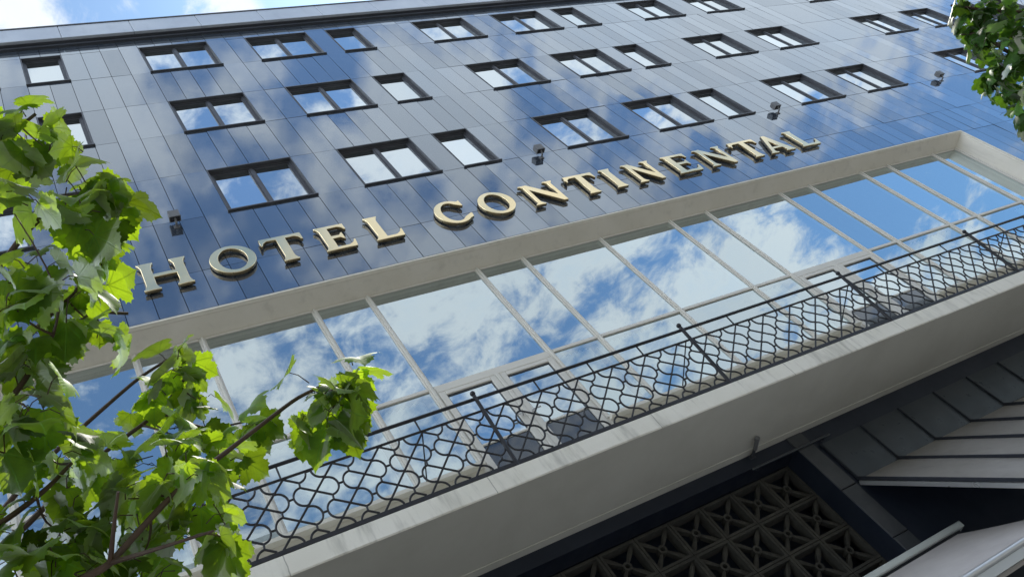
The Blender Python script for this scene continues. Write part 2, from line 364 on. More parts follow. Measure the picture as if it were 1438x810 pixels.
# unseen clouds on the left brightened as added fill for the shaded facade
fill_lift = t.ramp(sp.outputs[0], 0.0, -0.5, 1.0, 3.6)
cloudc = t.mixc(1.0, cloudc, t.node('ShaderNodeCombineXYZ').outputs[0], 'MULTIPLY') if False else cloudc
cl_ = t.vmath('SCALE', cloudc); t.link(fill_lift, cl_.inputs['Scale']); cloudc = cl_.outputs[0]
allc = t.mixc(dens, skyc, cloudc)
bg = t.node('ShaderNodeBackground'); t.link(allc, bg.inputs[0]); bg.inputs[1].default_value = STR
wo = t.node('ShaderNodeOutputWorld'); t.link(bg.outputs[0], wo.inputs[0])

# ------------------------------------------------------------------ the setting
def sheet(name, x0, x1, y0, y1, z, m):
    b = MB(); b.face([(x0, y0, z), (x1, y0, z), (x1, y1, z), (x0, y1, z)]); o = b.build(name, m); o['kind'] = 'structure'; return o
sheet('ground', -900, 900, -900, 900, -0.004, M['paving'])
sheet('road', -200, 200, -13.2, -9.0, 0.0, M['setts'])
for y0, y1 in ((-9.0, 0.945), (-17.0, -13.2)):
    b = MB(); b.box(-120, 120, y0, y1, -0.05, 0.12, unit=False); o = b.build('pavement', M['paving']); o['kind'] = 'structure'

# ------------------------------------------------------------------ hotel building
hotel = thing('hotel_building', 'long hotel block clad in glossy dark blue panels with a cream glazed lounge and balcony', 'building')
PER = 9.15; MID = 28.9; XL, XR = -13.0, 58.8
wins = []          # (x0, width)
for n in range(-2, 3):
    wins += [(3.31 + n * PER, 2.05), (6.55 + n * PER, 2.05)]
    if n != 2: wins.append((9.26 + n * PER, 1.07))
for n in range(2, -1, -1):
    for x0, wd in ((3.31 + n * PER, 2.05), (6.55 + n * PER, 2.05), (9.26 + n * PER, 1.07)):
        if not (wd < 2 and n == 2): wins.append((2 * MID - x0 - wd, wd))
wins = [q for q in wins if q[0] > XL + .5 and q[0] + q[1] < XR - .5]
xe = set()
steps = [0] + [.5125 * i for i in range(1, 5)] + [2.645, 3.24] + [3.24 + .5125 * i for i in range(1, 5)] + [5.95, 6.485, 7.02] + [7.02 + .5325 * i for i in range(1, 4)]
for n in range(-3, 3):
    for s in steps:
        x = 3.31 + n * PER + s
        if XL < x < MID - .3: xe.add(round(x, 3)); xe.add(round(2 * MID - x, 3))
xs = sorted([XL] + [x for x in xe if x < XR - 0.1] + [XR])
SILL = (24.77, 20.60, 16.43); WH = 2.02
RL, RR, RT = -2.96, 25.17, 13.04      # glazed recess: left, right, top (outer edge)
GL, GR, GT = -2.74, 24.93, 12.85      # the same at the glass, the lining is splayed
FLOOR, SOF = 6.82, 6.48
zs = [SOF, 8.6, 10.8, RT, 14.41, 16.43, 18.45, 20.60, 22.62, 24.77, 26.79, 27.58]
clad = MB(); back = MB()
def in_win(xm, zm):
    for s in SILL:
        if s < zm < s + WH:
            for x0, wd in wins:
                if x0 < xm < x0 + wd: return True
    return False
G = 0.0065
for j in range(len(zs) - 1):
    z0, z1 = zs[j], zs[j + 1]
    xj = xs
    if z1 <= RT + .01:
        xj = sorted(set([x for x in xs if x < RL - .2 or x > RR + .2] + [RL, RR]))
    for i in range(len(xj) - 1):
        x0, x1 = xj[i], xj[i + 1]; xm = (x0 + x1) / 2; zm = (z0 + z1) / 2
        if in_win(xm, zm): continue
        if z1 <= RT + .01 and RL < xm < RR: continue
        a, b, c, d = x0 + G, x1 - G, z0 + G, z1 - G
        tx, tz = rnd.gauss(0, .0030), rnd.gauss(0, .0030)
        e = lambda x, z: U(x, tx * (x - xm) + tz * (z - zm), z)
        f = lambda x, z: U(x, .04, z)
        tn = rnd.random()
        fr = [e(a, c), e(b, c), e(b, d), e(a, d)]; bk = [f(a, c), f(b, c), f(b, d), f(a, d)]
        clad.face(fr, 0, tn)
        for k in range(4):
            n = (k + 1) % 4; clad.face([fr[k], bk[k], bk[n], fr[n]], 1, tn)
        back.face([U(x0, .041, z0), U(x1, .041, z0), U(x1, .041, z1), U(x0, .041, z1)])
clad.build('cladding', [M['panel'], M['joint']], hotel)
back.build('wall', M['joint'], hotel)
# enclosing body: roof deck, rear and side walls
b = MB(); b.box(XL, XR, .3, 15, 27.6, 27.9); b.box(XL, XR, 14.6, 14.9, -2.1, 27.6); b.box(XL, XL + .2, .3, 14.6, -2.1, 27.6); b.box(XR - .2, XR, .3, 14.6, -2.1, 27.6)
b.build('shell', M['darkmetal'], hotel)
# parapet
b = MB(); x = XL; k = 0
while x < XR:
    x1 = min(x + 2.05, XR); b.bbox(x + .006, x1 - .006, -.235 + rnd.gauss(0, .0008), .3, 27.60, 28.60, .01); x = x1
b.build('parapet', M['fascia'], hotel)
b = MB(); b.box(XL, XR, -.255, .32, 28.605, 28.68)
b.build('coping', M['darkmetal'], hotel)
b = MB(); b.box(XL, XR, -.075, .2, 27.43, 27.597); b.box(XL, XR, -.15, .2, 27.56, 27.598)
b.build('eaves_frieze', M['darkmetal'], hotel)
for x in (3.4, 7.7, 12.2):
    b = MB(); b.tube([(x, -.1, 28.68), (x, -.1, 28.78)], .03, 6); b.ball((x, -.1, 28.8), .045, nu=8, nv=6); b.build('roof_anchor', M['darkmetal'], hotel)

# windows: frame with reveal, panes, sill; local origin at the opening's lower left
def window_meshes(wd, double):
    fr = MB(); h = WH; e = .15; fw = .06
    O = lambda x, y, z: Vector((x * K, y * K, z * K))
    def bx(m, x0, x1, y0, y1, z0, z1, c=0.0):
        m.hexa([O(x0, y0, z0), O(x1, y0, z0), O(x1, y1, z0), O(x0, y1, z0), O(x0, y0, z1), O(x1, y0, z1), O(x1, y1, z1), O(x0, y1, z1)])
    gy = .135
    # lining of the opening, slightly proud of the cladding
    bx(fr, 0, .03, -.014, gy + .1, .0, h); bx(fr, wd - .03, wd, -.014, gy + .1, .0, h); bx(fr, .03, wd - .03, -.014, gy + .1, h - .035, h)
    # fixed frame
    bx(fr, .03, .085, .085, gy + .1, .04, h - .035); bx(fr, wd - .085, wd - .03, .085, gy + .1, .04, h - .035)
    bx(fr, .085, wd - .085, .085, gy + .1, h - .085, h - .035); bx(fr, .085, wd - .085, .085, gy + .1, .04, .09)
    cells = [(.085, wd - .085)]
    if double:
        bx(fr, wd / 2 - .038, wd / 2 + .038, .09, gy + .1, .09, h - .085); cells = [(.085, wd / 2 - .038), (wd / 2 + .038, wd - .085)]
    for a, c in cells:   # sash
        s = .036
        bx(fr, a, a + s, .11, gy + .05, .09, h - .085); bx(fr, c - s, c, .11, gy + .05, .09, h - .085)
        bx(fr, a + s, c - s, .11, gy + .05, h - .085 - s, h - .085); bx(fr, a + s, c - s, .11, gy + .05, .09, .09 + s)
    sill = MB(); bx(sill, -.02, wd + .02, -.052, .085, -.012, .026)
    panes = []
    for a, c in cells:
        p = MB(); p.face([O(a + .034, gy, .124), O(c - .034, gy, .124), O(c - .034, gy, h - .119), O(a + .034, gy, h - .119)]); panes.append(p)
    return fr.mesh('window', M['frame']), sill.mesh('sill', M['frame']), [p.mesh('pane', M['pane']) for p in panes]
WM = {True: window_meshes(2.05, True), False: window_meshes(1.07, False)}
for s in SILL:
    for x0, wd in wins:
        if x0 < -7.5 or x0 > 56: continue
        fr, si, pa = WM[wd > 2]
        wo_ = inst('window', fr, hotel, U(x0, 0, s) - Vector((0, 0, 0)))
        inst('sill', si, wo_)
        for p in pa:
            pn = inst('pane', p, wo_)
            cx = (p.vertices[0].co + p.vertices[2].co) / 2
            pn.matrix_local = Matrix.Translation(cx) @ Matrix.Rotation(rnd.gauss(0, .004), 4, 'Z') @ Matrix.Rotation(rnd.gauss(0, .004), 4, 'X') @ Matrix.Translation(-cx)

# glazed lounge: recess lining, mullions, panes, doors
GY = .45; SILZ = 7.82; TRZ = 9.79
b = MB()
b.bbox(RL - .07, RR + .07, -.032, .05, RT + .014, RT + .072, .01)                    # nosing along the head
b.bbox(RR + .012, RR + .07, -.032, .05, FLOOR, RT + .0135, .01); b.bbox(RL - .07, RL - .012, -.032, .05, FLOOR, RT + .0135, .01)
for (y0, z0, y1, z1) in ((-.012, RT + .013, .03, RT - .012), (.03, RT - .012, .05, RT - .012), (.05, RT - .012, GY + .12, GT - .03)):
    e0 = (z0 - GT) / (RT - GT); e1 = (z1 - GT) / (RT - GT)
    xr0, xr1 = GR + (RR - GR) * e0, GR + (RR - GR) * e1; xl0, xl1 = GL + (RL - GL) * e0, GL + (RL - GL) * e1
    b.face([U(xl0, y0, z0), U(xl1, y1, z1), U(xr1, y1, z1), U(xr0, y0, z0)])
    b.face([U(xr0, y0, z0), U(xr1, y1, z1), U(xr1, y1, FLOOR), U(xr0, y0, FLOOR)])
    b.face([U(xl0, y0, FLOOR), U(xl1, y1, FLOOR), U(xl1, y1, z1), U(xl0, y0, z0)])
b.build('recess_lining', M['cream'], hotel)
b = MB(); b.box(RL, RR, -.006, .02, RT + .078, RT + .11); b.build('flashing', M['darkmetal'], hotel)
b = MB()
DOORS = ((5.12, 7.70), (14.41, 17.08))
segs = []; x = GL
for d0, d1 in DOORS: segs.append((x, d0)); x = d1
segs.append((x, GR))
for a, c in segs:
    b.box(a, c, GY - .02, GY + .2, FLOOR, SILZ - .09); b.box(a, c, GY - .16, GY + .2, SILZ - .088, SILZ - .02)
b.build('spandrel', M['cream'], hotel)
mul = [-2.70, -1.56, .61, 1.80, 3.98, 5.12, 7.70, 8.88, 11.05, 13.20, 14.41, 17.08, 18.23, 20.39, 21.59, 23.72, 24.89]
fr = MB()
def mull(x, z0, z1):
    fr.bbox(x - .062, x + .062, GY - .03, GY + .1, z0, z1, .012); fr.bbox(x - .024, x + .024, GY - .062, GY - .031, z0, z1, .008)
for x in mul: mull(x, SILZ - .02, GT)
for i in range(len(mul) - 1):
    a, c = mul[i] + .063, mul[i + 1] - .063
    door = any(abs(mul[i] - d[0]) < .02 for d in DOORS)
    fr.bbox(a, c, GY - .035, GY + .1, TRZ - (.14 if door else .045), TRZ + .045, .012)
    fr.bbox(a, c, GY - .03, GY + .1, GT - .055, GT - .002, .01)
    if not door: fr.bbox(a, c, GY - .03, GY + .1, SILZ - .019, SILZ + .045, .01)
for d0, d1 in DOORS: fr.bbox((d0 + d1) / 2 - .04, (d0 + d1) / 2 + .04, GY - .06, GY + .1, FLOOR, TRZ - .141, .012)
for d0, d1 in DOORS:
    for x in (d0, d1): fr.bbox(x - .062, x + .062, GY - .03, GY + .1, FLOOR, SILZ - .021, .012)
glz = fr.build('glazing_frame', M['mullion'], hotel)
def pane(x0, x1, z0, z1, parent, mat, y=GY, tilt=.003):
    p = MB(); tx, tz = rnd.gauss(0, tilt), rnd.gauss(0, tilt); xm, zm = (x0 + x1) / 2, (z0 + z1) / 2
    e = lambda x, z: U(x, y + tx * (x - xm) + tz * (z - zm), z)
    p.face([e(x0, z0), e(x1, z0), e(x1, z1), e(x0, z1)]); return p.build('pane', mat, parent)
for i in range(len(mul) - 1):
    a, c = mul[i] + .058, mul[i + 1] - .058
    pane(a, c, TRZ + .04, GT - .05, glz, M['lounge_pane'])
    if not any(abs(mul[i] - d[0]) < .02 for d in DOORS): pane(a, c, SILZ + .04, TRZ - .04, glz, M['low_pane'])
for d0, d1 in DOORS:
    m_ = (d0 + d1) / 2
    for (a, c, hs) in ((d0 + .065, m_ - .042, 1), (m_ + .042, d1 - .065, -1)):
        dm = MB(); z0, z1 = FLOOR + .02, TRZ - .15
        dm.bbox(a, a + .125, GY - .05, GY + .05, z0, z1); dm.bbox(c - .125, c, GY - .05, GY + .05, z0, z1)
        dm.bbox(a + .126, c - .126, GY - .05, GY + .05, z1 - .10, z1); dm.bbox(a + .126, c - .126, GY - .05, GY + .05, z0, z0 + .22)
        dm.bbox(a + .126, c - .126, GY - .03, GY + .05, 8.17, 8.22, .008)
        # dark glazing gasket
        do = dm.build('balcony_door', M['mullion'], hotel)
        gk = MB()
        gk.box(a + .126, a + .14, GY - .02, GY + .02, 8.22, z1 - .1); gk.box(c - .14, c - .126, GY - .02, GY + .02, 8.22, z1 - .1); gk.box(a + .14, c - .14, GY - .02, GY + .02, z1 - .125, z1 - .1)
        gk.build('gasket', M['frame'], do)
        pane(a + .13, c - .13, 8.22, z1 - .11, do, M['lounge_pane'], GY - .003)
        kp = MB(); kp.face([U(a + .12, GY - .004, z0 + .2), U(c - .12, GY - .004, z0 + .2), U(c - .12, GY - .004, 8.18), U(a + .12, GY - .004, 8.18)]); kp.build('dark_reflection_panel', M['door_reflection'], do)  # dark reflected patch painted as a panel in the door leaf
        hx = c - .06 if hs > 0 else a + .06
        hd = MB(); hd.tube([(hx, GY - .05, 8.5), (hx, GY - .12, 8.5)], .018, 8); hd.tube([(hx, GY - .12, 8.5), (hx - .16 * hs, GY - .12, 8.5)], .016, 8); hd.build('handle', M['alu'], do, True)
# room behind the glass, with pleated curtains
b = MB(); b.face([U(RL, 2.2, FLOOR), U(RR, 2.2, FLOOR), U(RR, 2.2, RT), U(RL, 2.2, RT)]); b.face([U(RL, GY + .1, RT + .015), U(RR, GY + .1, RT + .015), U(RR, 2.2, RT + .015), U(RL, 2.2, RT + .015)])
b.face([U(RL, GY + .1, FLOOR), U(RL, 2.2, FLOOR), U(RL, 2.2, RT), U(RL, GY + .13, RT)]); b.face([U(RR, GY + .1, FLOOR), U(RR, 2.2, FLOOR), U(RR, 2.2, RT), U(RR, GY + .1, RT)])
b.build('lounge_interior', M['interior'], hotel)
for i in range(len(mul) - 1):
    a, c = mul[i], mul[i + 1]
    if any(abs(a - d[0]) < .02 for d in DOORS): continue
    if i % 3 == 2: continue
    cu = MB(); n = int((c - a) / .022); pr = None
    for k in range(n + 1):
        x = a + .08 + (c - a - .16) * k / n; y = GY + .34 + .035 * math.sin(k * .9 + .4 * math.sin(k * .21)); p = (U(x, y, FLOOR + .05), U(x, y + .01, 9.9 + .0 * k))
        if pr: cu.face([pr[0], p[0], p[1], pr[1]])
        pr = p
    cu.build('curtain', M['curtain'], hotel, True)

# balcony slab and the soffit under it
b = MB()
X0, X1 = .52, RR
NS = 60
prev = None
for k in range(NS):
    xa, xb = X0 + (X1 - X0) * k / NS, X0 + (X1 - X0) * (k + 1) / NS
    o = lambda x: .006 * math.sin(x * 1.7) + .004 * math.sin(x * 4.1 + 1)
    fa = [U(xa, -.60 + .5 * o(xa), SOF + .02 + .0 * xa), U(xb, -.60 + .5 * o(xb), SOF + .02), U(xb, -.60, FLOOR - .012 + .3 * o(xb)), U(xa, -.60, FLOOR - .012 + .3 * o(xa))]
    b.face(fa)
    tb = [U(xa, -.585, FLOOR), U(xb, -.585, FLOOR)]
    b.face([fa[3], fa[2], tb[1], tb[0]]); b.face([tb[0], tb[1], U(xb, GY + .2, FLOOR), U(xa, GY + .2, FLOOR)])
    b.face([fa[1], fa[0], U(xa, -.585, SOF), U(xb, -.585, SOF)])
b.face([U(X0, -.6, SOF + .02), U(X0, -.6, FLOOR - .012), U(X0, GY, FLOOR), U(X0, GY, SOF)])
b.face([U(X1, -.6, SOF + .02), U(X1, -.6, FLOOR - .012), U(X1, GY, FLOOR), U(X1, GY, SOF)])
b.build('balcony_slab', M['slab'], hotel)
b = MB(); b.face([U(X0, -.585, SOF), U(X0, 1.09, SOF), U(X1, 1.09, SOF), U(X1, -.585, SOF)])
b.box(XL, X0 - .003, .0, 1.09, SOF - .001, SOF + .1); b.box(X1 + .003, XR, .0, 1.09, SOF - .001, SOF + .1)
b.box(XL, XR, 1.092, 1.30, SOF - .012, SOF + .1)
b.build('soffit', M['soffit'], hotel)

# ground floor: navy wall with a screen of pierced blocks in a recess
WY, SY = 1.27, 1.75; SX0, SX1, SZ0, SZ1 = -1.2, 11.17, .9, 6.20; ZG = -GZ / K
b = MB()
b.box(XL, SX0, WY, WY + .8, ZG, SOF - .002); b.box(SX0, SX1, WY, WY + .45, SZ1, SOF - .002); b.box(SX0, SX1, WY, WY + .8, ZG, SZ0)
b.box(11.58, XR, WY, WY + .8, ZG, SOF - .002)
b.box(SX1 - .012, SX1 - .001, WY - .02, SY + .5, SZ0, SZ1)
b.build('ground_wall', M['groundwall'], hotel)
b = MB()
for z0, z1 in ((ZG, 1.0), (1.0, 2.4), (2.4, 3.90), (3.90, 5.06), (5.06, SOF - .004)): b.bbox(SX1, 11.57, WY - .03, WY + .8, z0 + .008, z1 - .008, .012)
b.build('stone_pier', M['pier'], hotel)
# each block: square rim, four tapering petals and a ring, all one screen mesh
scr = MB(); PB = .765
for ci in range(16):
    for ri in range(7):
        x1 = SX1 - .016 - ci * PB; x0 = x1 - PB; z1 = SZ1 - .004 - ri * PB; z0 = z1 - PB
        g = .006; t_ = .055; yf = SY - .0; yb = SY + .22
        for bxs in ((x0 + g, x0 + t_, z0 + g, z1 - g), (x1 - t_, x1 - g, z0 + g, z1 - g), (x0 + t_, x1 - t_, z0 + g, z0 + t_), (x0 + t_, x1 - t_, z1 - t_, z1 - g)):
            scr.box(bxs[0], bxs[1], yf, yb, bxs[2], bxs[3])
        cx, cz = (x0 + x1) / 2, (z0 + z1) / 2
        for sx in (-1, 1):
            for sz in (-1, 1):
                L = PB * .5 - .045; dxy = Vector((sx, 0, sz)).normalized(); nrm = Vector((-dxy.z, 0, dxy.x))
                prof = ((.075, .020), (.20, .036), (.30, .044), (.40, .036), (L * 1.414, .022))
                pts = [(Vector((cx, 0, cz)) + dxy * q, wdt) for q, wdt in prof]
                for k in range(len(pts) - 1):
                    (p, wa), (q, wb) = pts[k], pts[k + 1]
                    A = [p - nrm * wa, p + nrm * wa, q + nrm * wb, q - nrm * wb]
                    yy = SY + .085
                    scr.hexa([U(v.x, yy, v.z) for v in A] + [U(v.x, yb - .03, v.z) for v in A])
                    m1, m2 = p, q
                    scr.face([U(A[0].x, yy, A[0].z), U(m1.x, yy - .016, m1.z), U(m2.x, yy - .016, m2.z), U(A[3].x, yy, A[3].z)])
                    scr.face([U(A[1].x, yy, A[1].z), U(A[2].x, yy, A[2].z), U(m2.x, yy - .016, m2.z), U(m1.x, yy - .016, m1.z)])
        n = 12
        for k in range(n):
            a0, a1 = 2 * math.pi * k / n, 2 * math.pi * (k + 1) / n
            q = lambda r, a, y: U(cx + r * math.cos(a), y, cz + r * math.sin(a))
            scr.face([q(.045, a0, yf + .06), q(.045, a1, yf + .06), q(.085, a1, yf + .06), q(.085, a0, yf + .06)]); scr.face([q(.085, a0, yf + .06), q(.085, a1, yf + .06), q(.085, a1, yb), q(.085, a0, yb)]); scr.face([q(.045, a1, yf + .06), q(.045, a0, yf + .06), q(.045, a0, yb), q(.045, a1, yb)])
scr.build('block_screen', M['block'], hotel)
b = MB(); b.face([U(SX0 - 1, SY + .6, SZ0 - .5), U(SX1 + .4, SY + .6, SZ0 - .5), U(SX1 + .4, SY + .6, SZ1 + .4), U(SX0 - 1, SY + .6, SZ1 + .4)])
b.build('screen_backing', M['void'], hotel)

# ------------------------------------------------------------------ lettering
def sb(x0, x1, o=.065, h=.15):   # stem foot, left side to right side
    return [(x0, h + .06), (x0 - .008, h), (x0 - o * .6, .06), (x0 - o, .03), (x0 - o, 0), (x1 + o, 0), (x1 + o, .03), (x1 + o * .6, .06), (x1 + .008, h), (x1, h + .06)]
def st(x0, x1, o=.065, h=.15):   # stem head, right side to left side
    return [(p[0], 1 - p[1]) for p in reversed(sb(x0, x1, o, h))]
def ell(cx, cy, rx, ry, n=56, a0=0, a1=360):
    return [(cx + rx * math.cos(D2R(a0 + (a1 - a0) * i / n)), cy + ry * math.sin(D2R(a0 + (a1 - a0) * i / n))) for i in range(n if a1 - a0 >= 360 else n + 1)]
def gl_H(w):
    a, s = .08, .20
    return [sb(a, a + s) + [(a + s, .46), (w - a - s, .46)] + sb(w - a - s, w - a) + st(w - a - s, w - a) + [(w - a - s, .56), (a + s, .56)] + st(a, a + s)]
def gl_O(w): return [ell(w / 2, .5, w / 2, .525), ell(w / 2, .5, w / 2 - .185, .42)]
def gl_T(w):
    c = w / 2; s = .105
    return [sb(c - s, c + s) + [(c + s, .90), (w - .16, .90), (w - .07, .84), (w - .035, .74), (w, .72), (w, 1.0), (0, 1.0), (0, .72), (.035, .74), (.07, .84), (.16, .90), (c - s, .90)]]
def gl_E(w):
    a, s = .08, .21
    return [[(a, .2), (a - .008, .15), (.03, .06), (0, .03), (0, 0), (w - .02, 0), (w + .02, .27), (w - .02, .27), (w - .07, .16), (w - .18, .095), (a + s, .095), (a + s, .46), (w - .27, .46), (w - .22, .40), (w - .18, .37), (w - .18, .66), (w - .22, .63), (w - .27, .56), (a + s, .56), (a + s, .905), (w - .2, .905), (w - .11, .85), (w - .075, .76), (w - .04, .76), (w - .04, 1), (0, 1), (0, .97), (.03, .94), (a - .008, .85), (a, .8)]]
def gl_L(w):
    a, s = .08, .21
    return [[(a, .2), (a - .008, .15), (.03, .06), (0, .03), (0, 0), (w - .03, 0), (w, .29), (w - .04, .29), (w - .09, .17), (w - .2, .095), (a + s, .095)] + st(a, a + s)]
def gl_C(w):
    o = ell(w / 2 + .02, .5, w / 2 + .02, .525, 44, 42, 318); i = ell(w / 2 + .02, .5, w / 2 - .17, .425, 40, 40, 320)
    return [[(w - .06, .97), (w - .10, .93)] + o[2:-1] + [(w - .02, .15), (w + .01, .31), (w - .035, .31)] + list(reversed(i))[1:-1] + [(w - .1, .71), (w - .06, .70)]]
def gl_N(w):
    s = .10; d = .23
    return [[(.10, .16), (.092, .11), (.04, .045), (.01, .03), (.01, 0), (.30, 0), (.30, .03), (.27, .045), (.218, .11), (.21, .16), (.21, .77), (w - .20, -.015), (w - .075, -.015), (w - .075, .84), (w - .067, .89), (w - .015, .955), (w, .97), (w, 1), (w - .28, 1), (w - .28, .97), (w - .26, .955), (w - .193, .89), (w - .185, .84), (w - .185, .30), (.25, 1), (0, 1), (0, .97), (.03, .955), (.10, .87)]]
def gl_I(w): return [sb(.08, w - .08) + st(.08, w - .08)]
def gl_A(w):
    c = w / 2 - .01
    return [[(0, 0), (.30, 0), (.30, .03), (.25, .05), (.222, .09), (.275, .24), (w - .36, .24), (w - .305, .09), (w - .335, .045), (w - .37, .03), (w - .37, 0), (w, 0), (w, .03), (w - .035, .05), (w - .075, .11), (c + .10, 1.02), (c - .03, 1.02), (.10, .12), (.06, .05), (0, .03)], [(.31, .33), (c - .015, .70), (w - .40, .33)]]
SIGN = [('H', gl_H, 1.09, 2.05), ('O', gl_O, 2.44, 3.36), ('T', gl_T, 3.55, 4.45), ('E', gl_E, 4.76, 5.46), ('L', gl_L, 5.90, 6.58), ('C', gl_C, 7.54, 8.38), ('O', gl_O, 8.70, 9.61), ('N', gl_N, 10.01, 10.99), ('T', gl_T, 11.34, 12.21),
        ('I', gl_I, 12.46, 12.81), ('N', gl_N, 13.20, 14.09), ('E', gl_E, 14.56, 15.36), ('N', gl_N, 15.71, 16.67), ('T', gl_T, 17.02, 17.97), ('A', gl_A, 17.95, 18.90), ('L', gl_L, 19.24, 19.98)]
LH = .925; LZ = 13.965
sign = thing('hotel_sign', 'row of raised gold serif capitals reading HOTEL CONTINENTAL along the blue cladding', 'sign', U(1.08, 0, LZ))
order = {1: 'first', 2: 'second', 3: 'third'}; seen = {}; tot = {}
for s in SIGN: tot[s[0]] = tot.get(s[0], 0) + 1
YB, YF = -.030, -.112
for ch, fn, x0, x1 in SIGN:
    x0 *= .989; x1 *= .989
    loops = fn((x1 - x0) / LH)
    cu = bpy.data.curves.new('letter', 'CURVE'); cu.dimensions = '2D'; cu.fill_mode = 'BOTH'
    for lp in loops:
        sp_ = cu.splines.new('POLY'); sp_.points.add(len(lp) - 1); sp_.use_cyclic_u = True
        for p, q in zip(sp_.points, lp): p.co = (q[0] * LH * K, q[1] * LH * K, 0, 1)
    cu.extrude = (YB - YF) / 2 * K - .006; cu.bevel_depth = .006; cu.bevel_resolution = 1; cu.offset = -.004
    tmp = bpy.data.objects.new('letter', cu); col.objects.link(tmp)
    dg = bpy.context.evaluated_depsgraph_get()
    me = bpy.data.meshes.new_from_object(tmp.evaluated_get(dg)); bpy.data.objects.remove(tmp)
    me.transform(Matrix.Rotation(D2R(90), 4, 'X'))
    # stand-off pins
    bm = bmesh.new(); bm.from_mesh(me)
    xs_ = [v.co.x for v in bm.verts]; nb = len(bm.verts)
    wd = max(xs_)
    spots = {'H': (.18, .82), 'O': (.09, .91), 'T': (.5,), 'E': (.25,), 'L': (.25,), 'C': (.1,), 'N': (.16, .86), 'I': (.5,), 'A': (.2, .8)}[ch]
    for fx in spots:
        for fz in ((.25, .75) if ch not in 'OCA' else ((.5,) if ch != 'A' else (.05,))):
            r = bmesh.ops.create_cone(bm, cap_ends=True, segments=8, radius1=.012, radius2=.012, depth=abs(YB) * K, matrix=Matrix.Translation((fx * wd, ((YB - YF) / 2 - YB / 2) * K + .0, fz * LH * K)) @ Matrix.Rotation(D2R(90), 4, 'X'))
    bm.to_mesh(me); bm.free()
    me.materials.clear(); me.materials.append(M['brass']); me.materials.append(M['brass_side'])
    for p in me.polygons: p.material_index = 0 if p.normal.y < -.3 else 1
    lo = bpy.data.objects.new('letter', me); col.objects.link(lo); lo.parent = sign
    lo.location = U(x0, (YB + YF) / 2, LZ) - sign.location
    seen[ch] = seen.get(ch, 0) + 1
    lo['label'] = ('gold capital letter %s' % ch) if tot[ch] == 1 else ('%s gold capital letter %s of the row' % (order[seen[ch]], ch))

# ------------------------------------------------------------------ floodlights on the cladding
LL = ['small square floodlight on the cladding above the letter H', 'small square floodlight on the cladding above the start of CONTINENTAL, second from the left', 'small dark floodlight on the cladding above the last letter L', 'small dark floodlight on bare blue cladding right of the sign, under the leaves']
for (x, z), lb in zip(((2.15, 16.36), (11.43, 16.36), (20.22, 16.34), (28.59, 16.43)), LL):
    f = thing('floodlight', lb, 'floodlight', U(x, 0, z), 'floodlights along the facade')
    b = MB(); h = .115
    c, s = math.cos(D2R(8)), math.sin(D2R(8))
    def P(u, v, w_): return U(x + u, -.185 + v * c - w_ * s, z + v * s + w_ * c)
    def bx(m, a0, a1, b0, b1, c0, c1): m.hexa([P(a0, b0, c0), P(a1, b0, c0), P(a1, b1, c0), P(a0, b1, c0), P(a0, b0, c1), P(a1, b0, c1), P(a1, b1, c1), P(a0, b1, c1)])
    bx(b, -.112, .112, -.07, .075, -.09, .115)
    for k in range(5): bx(b, -.10 + k * .045, -.08 + k * .045, .076, .10, -.07, .10)
    bx(b, -.119, .119, -.078, .08, -.105, -.091)
    b.build('housing', M['lamp'], f)
    g = MB(); g.face([P(-.10, -.06, -.107), P(.10, -.06, -.107), P(.10, .06, -.107), P(-.10, .06, -.107)]); g.build('lens', M['lampglass'], f)
    br = MB(); br.tube([(x, -.001, z - .17), (x, -.12, z - .18), (x, -.185, z - .10)], .024, 8); br.box(x - .06, x + .06, -.02, .0, z - .22, z - .12)
    br.build('bracket', M['lamp'], f)

# ------------------------------------------------------------------ balcony railing
LEAN = .122
def RP(x, z, dy=0.0): return (x, -.5 - LEAN * (z - 6.9) + dy, z)
BOT, MIDR, HND = 6.93, 8.015, 8.27
rail = thing('balcony_railing', 'black wrought iron balcony railing with looping lattice and ball topped posts', 'railing', U(.77, -.5, FLOOR))
CX0 = 1.52 - 2 * .7283; CP = .7283; BAY = 6 * CP
posts = [.77 + BAY * k for k in range(6)]; XE = 24.9
b = MB(); b.tube([RP(.74, HND), RP(XE, HND)], .030, 8); b.tube([RP(.77, HND), (.77, GY - .06, HND - .04)], .021, 8); b.build('handrail', M['iron'], rail, True)
b = MB(); b.tube([RP(.74, MIDR), RP(XE, MIDR)], .021, 6); b.tube([RP(.77, MIDR), (.77, GY - .06, MIDR - .04)], .015, 6); b.build('middle_rail', M['iron'], rail, True)
b = MB()
for s in (0,): b.hexa([U(.70, -.475, 6.885), U(XE, -.475, 6.885), U(XE, -.525, 6.885), U(.70, -.525, 6.885), U(.70, -.478, 6.945), U(XE, -.478, 6.945), U(XE, -.528, 6.945), U(.70, -.528, 6.945)])
b.box(.735, .785, -.47, GY - .02, 6.885, 6.945)
b.build('bottom_rail', M['iron'], rail)
for i, x in enumerate(posts):
    b = MB(); xx = x
    b.tube([RP(xx, FLOOR - .01, -.012), RP(xx, HND + .06, -.012)], .034 if i else .048, 8)
    b.box(xx - .05, xx + .05, -.56, -.45, FLOOR - .002, FLOOR + .03)
    po = b.build('post', M['iron'], rail, True)
    b = MB(); b.ball(RP(xx, HND + .105, -.012), .047); b.build('finial', M['iron'], po, True)
for i, x in enumerate([x for x in [posts[0] + 3 * CP - .0 + 1.09 * 0 + 1.1] + [9.38, 13.78, 19.3]]):
    x = (4.06, 9.38, 13.78, 19.3)[i]
    b = MB(); b.tube([RP(x, MIDR - .02), (x + .02, GY - .12, SILZ - .03)], .012, 6); b.build('stay', M['iron'], rail, True)
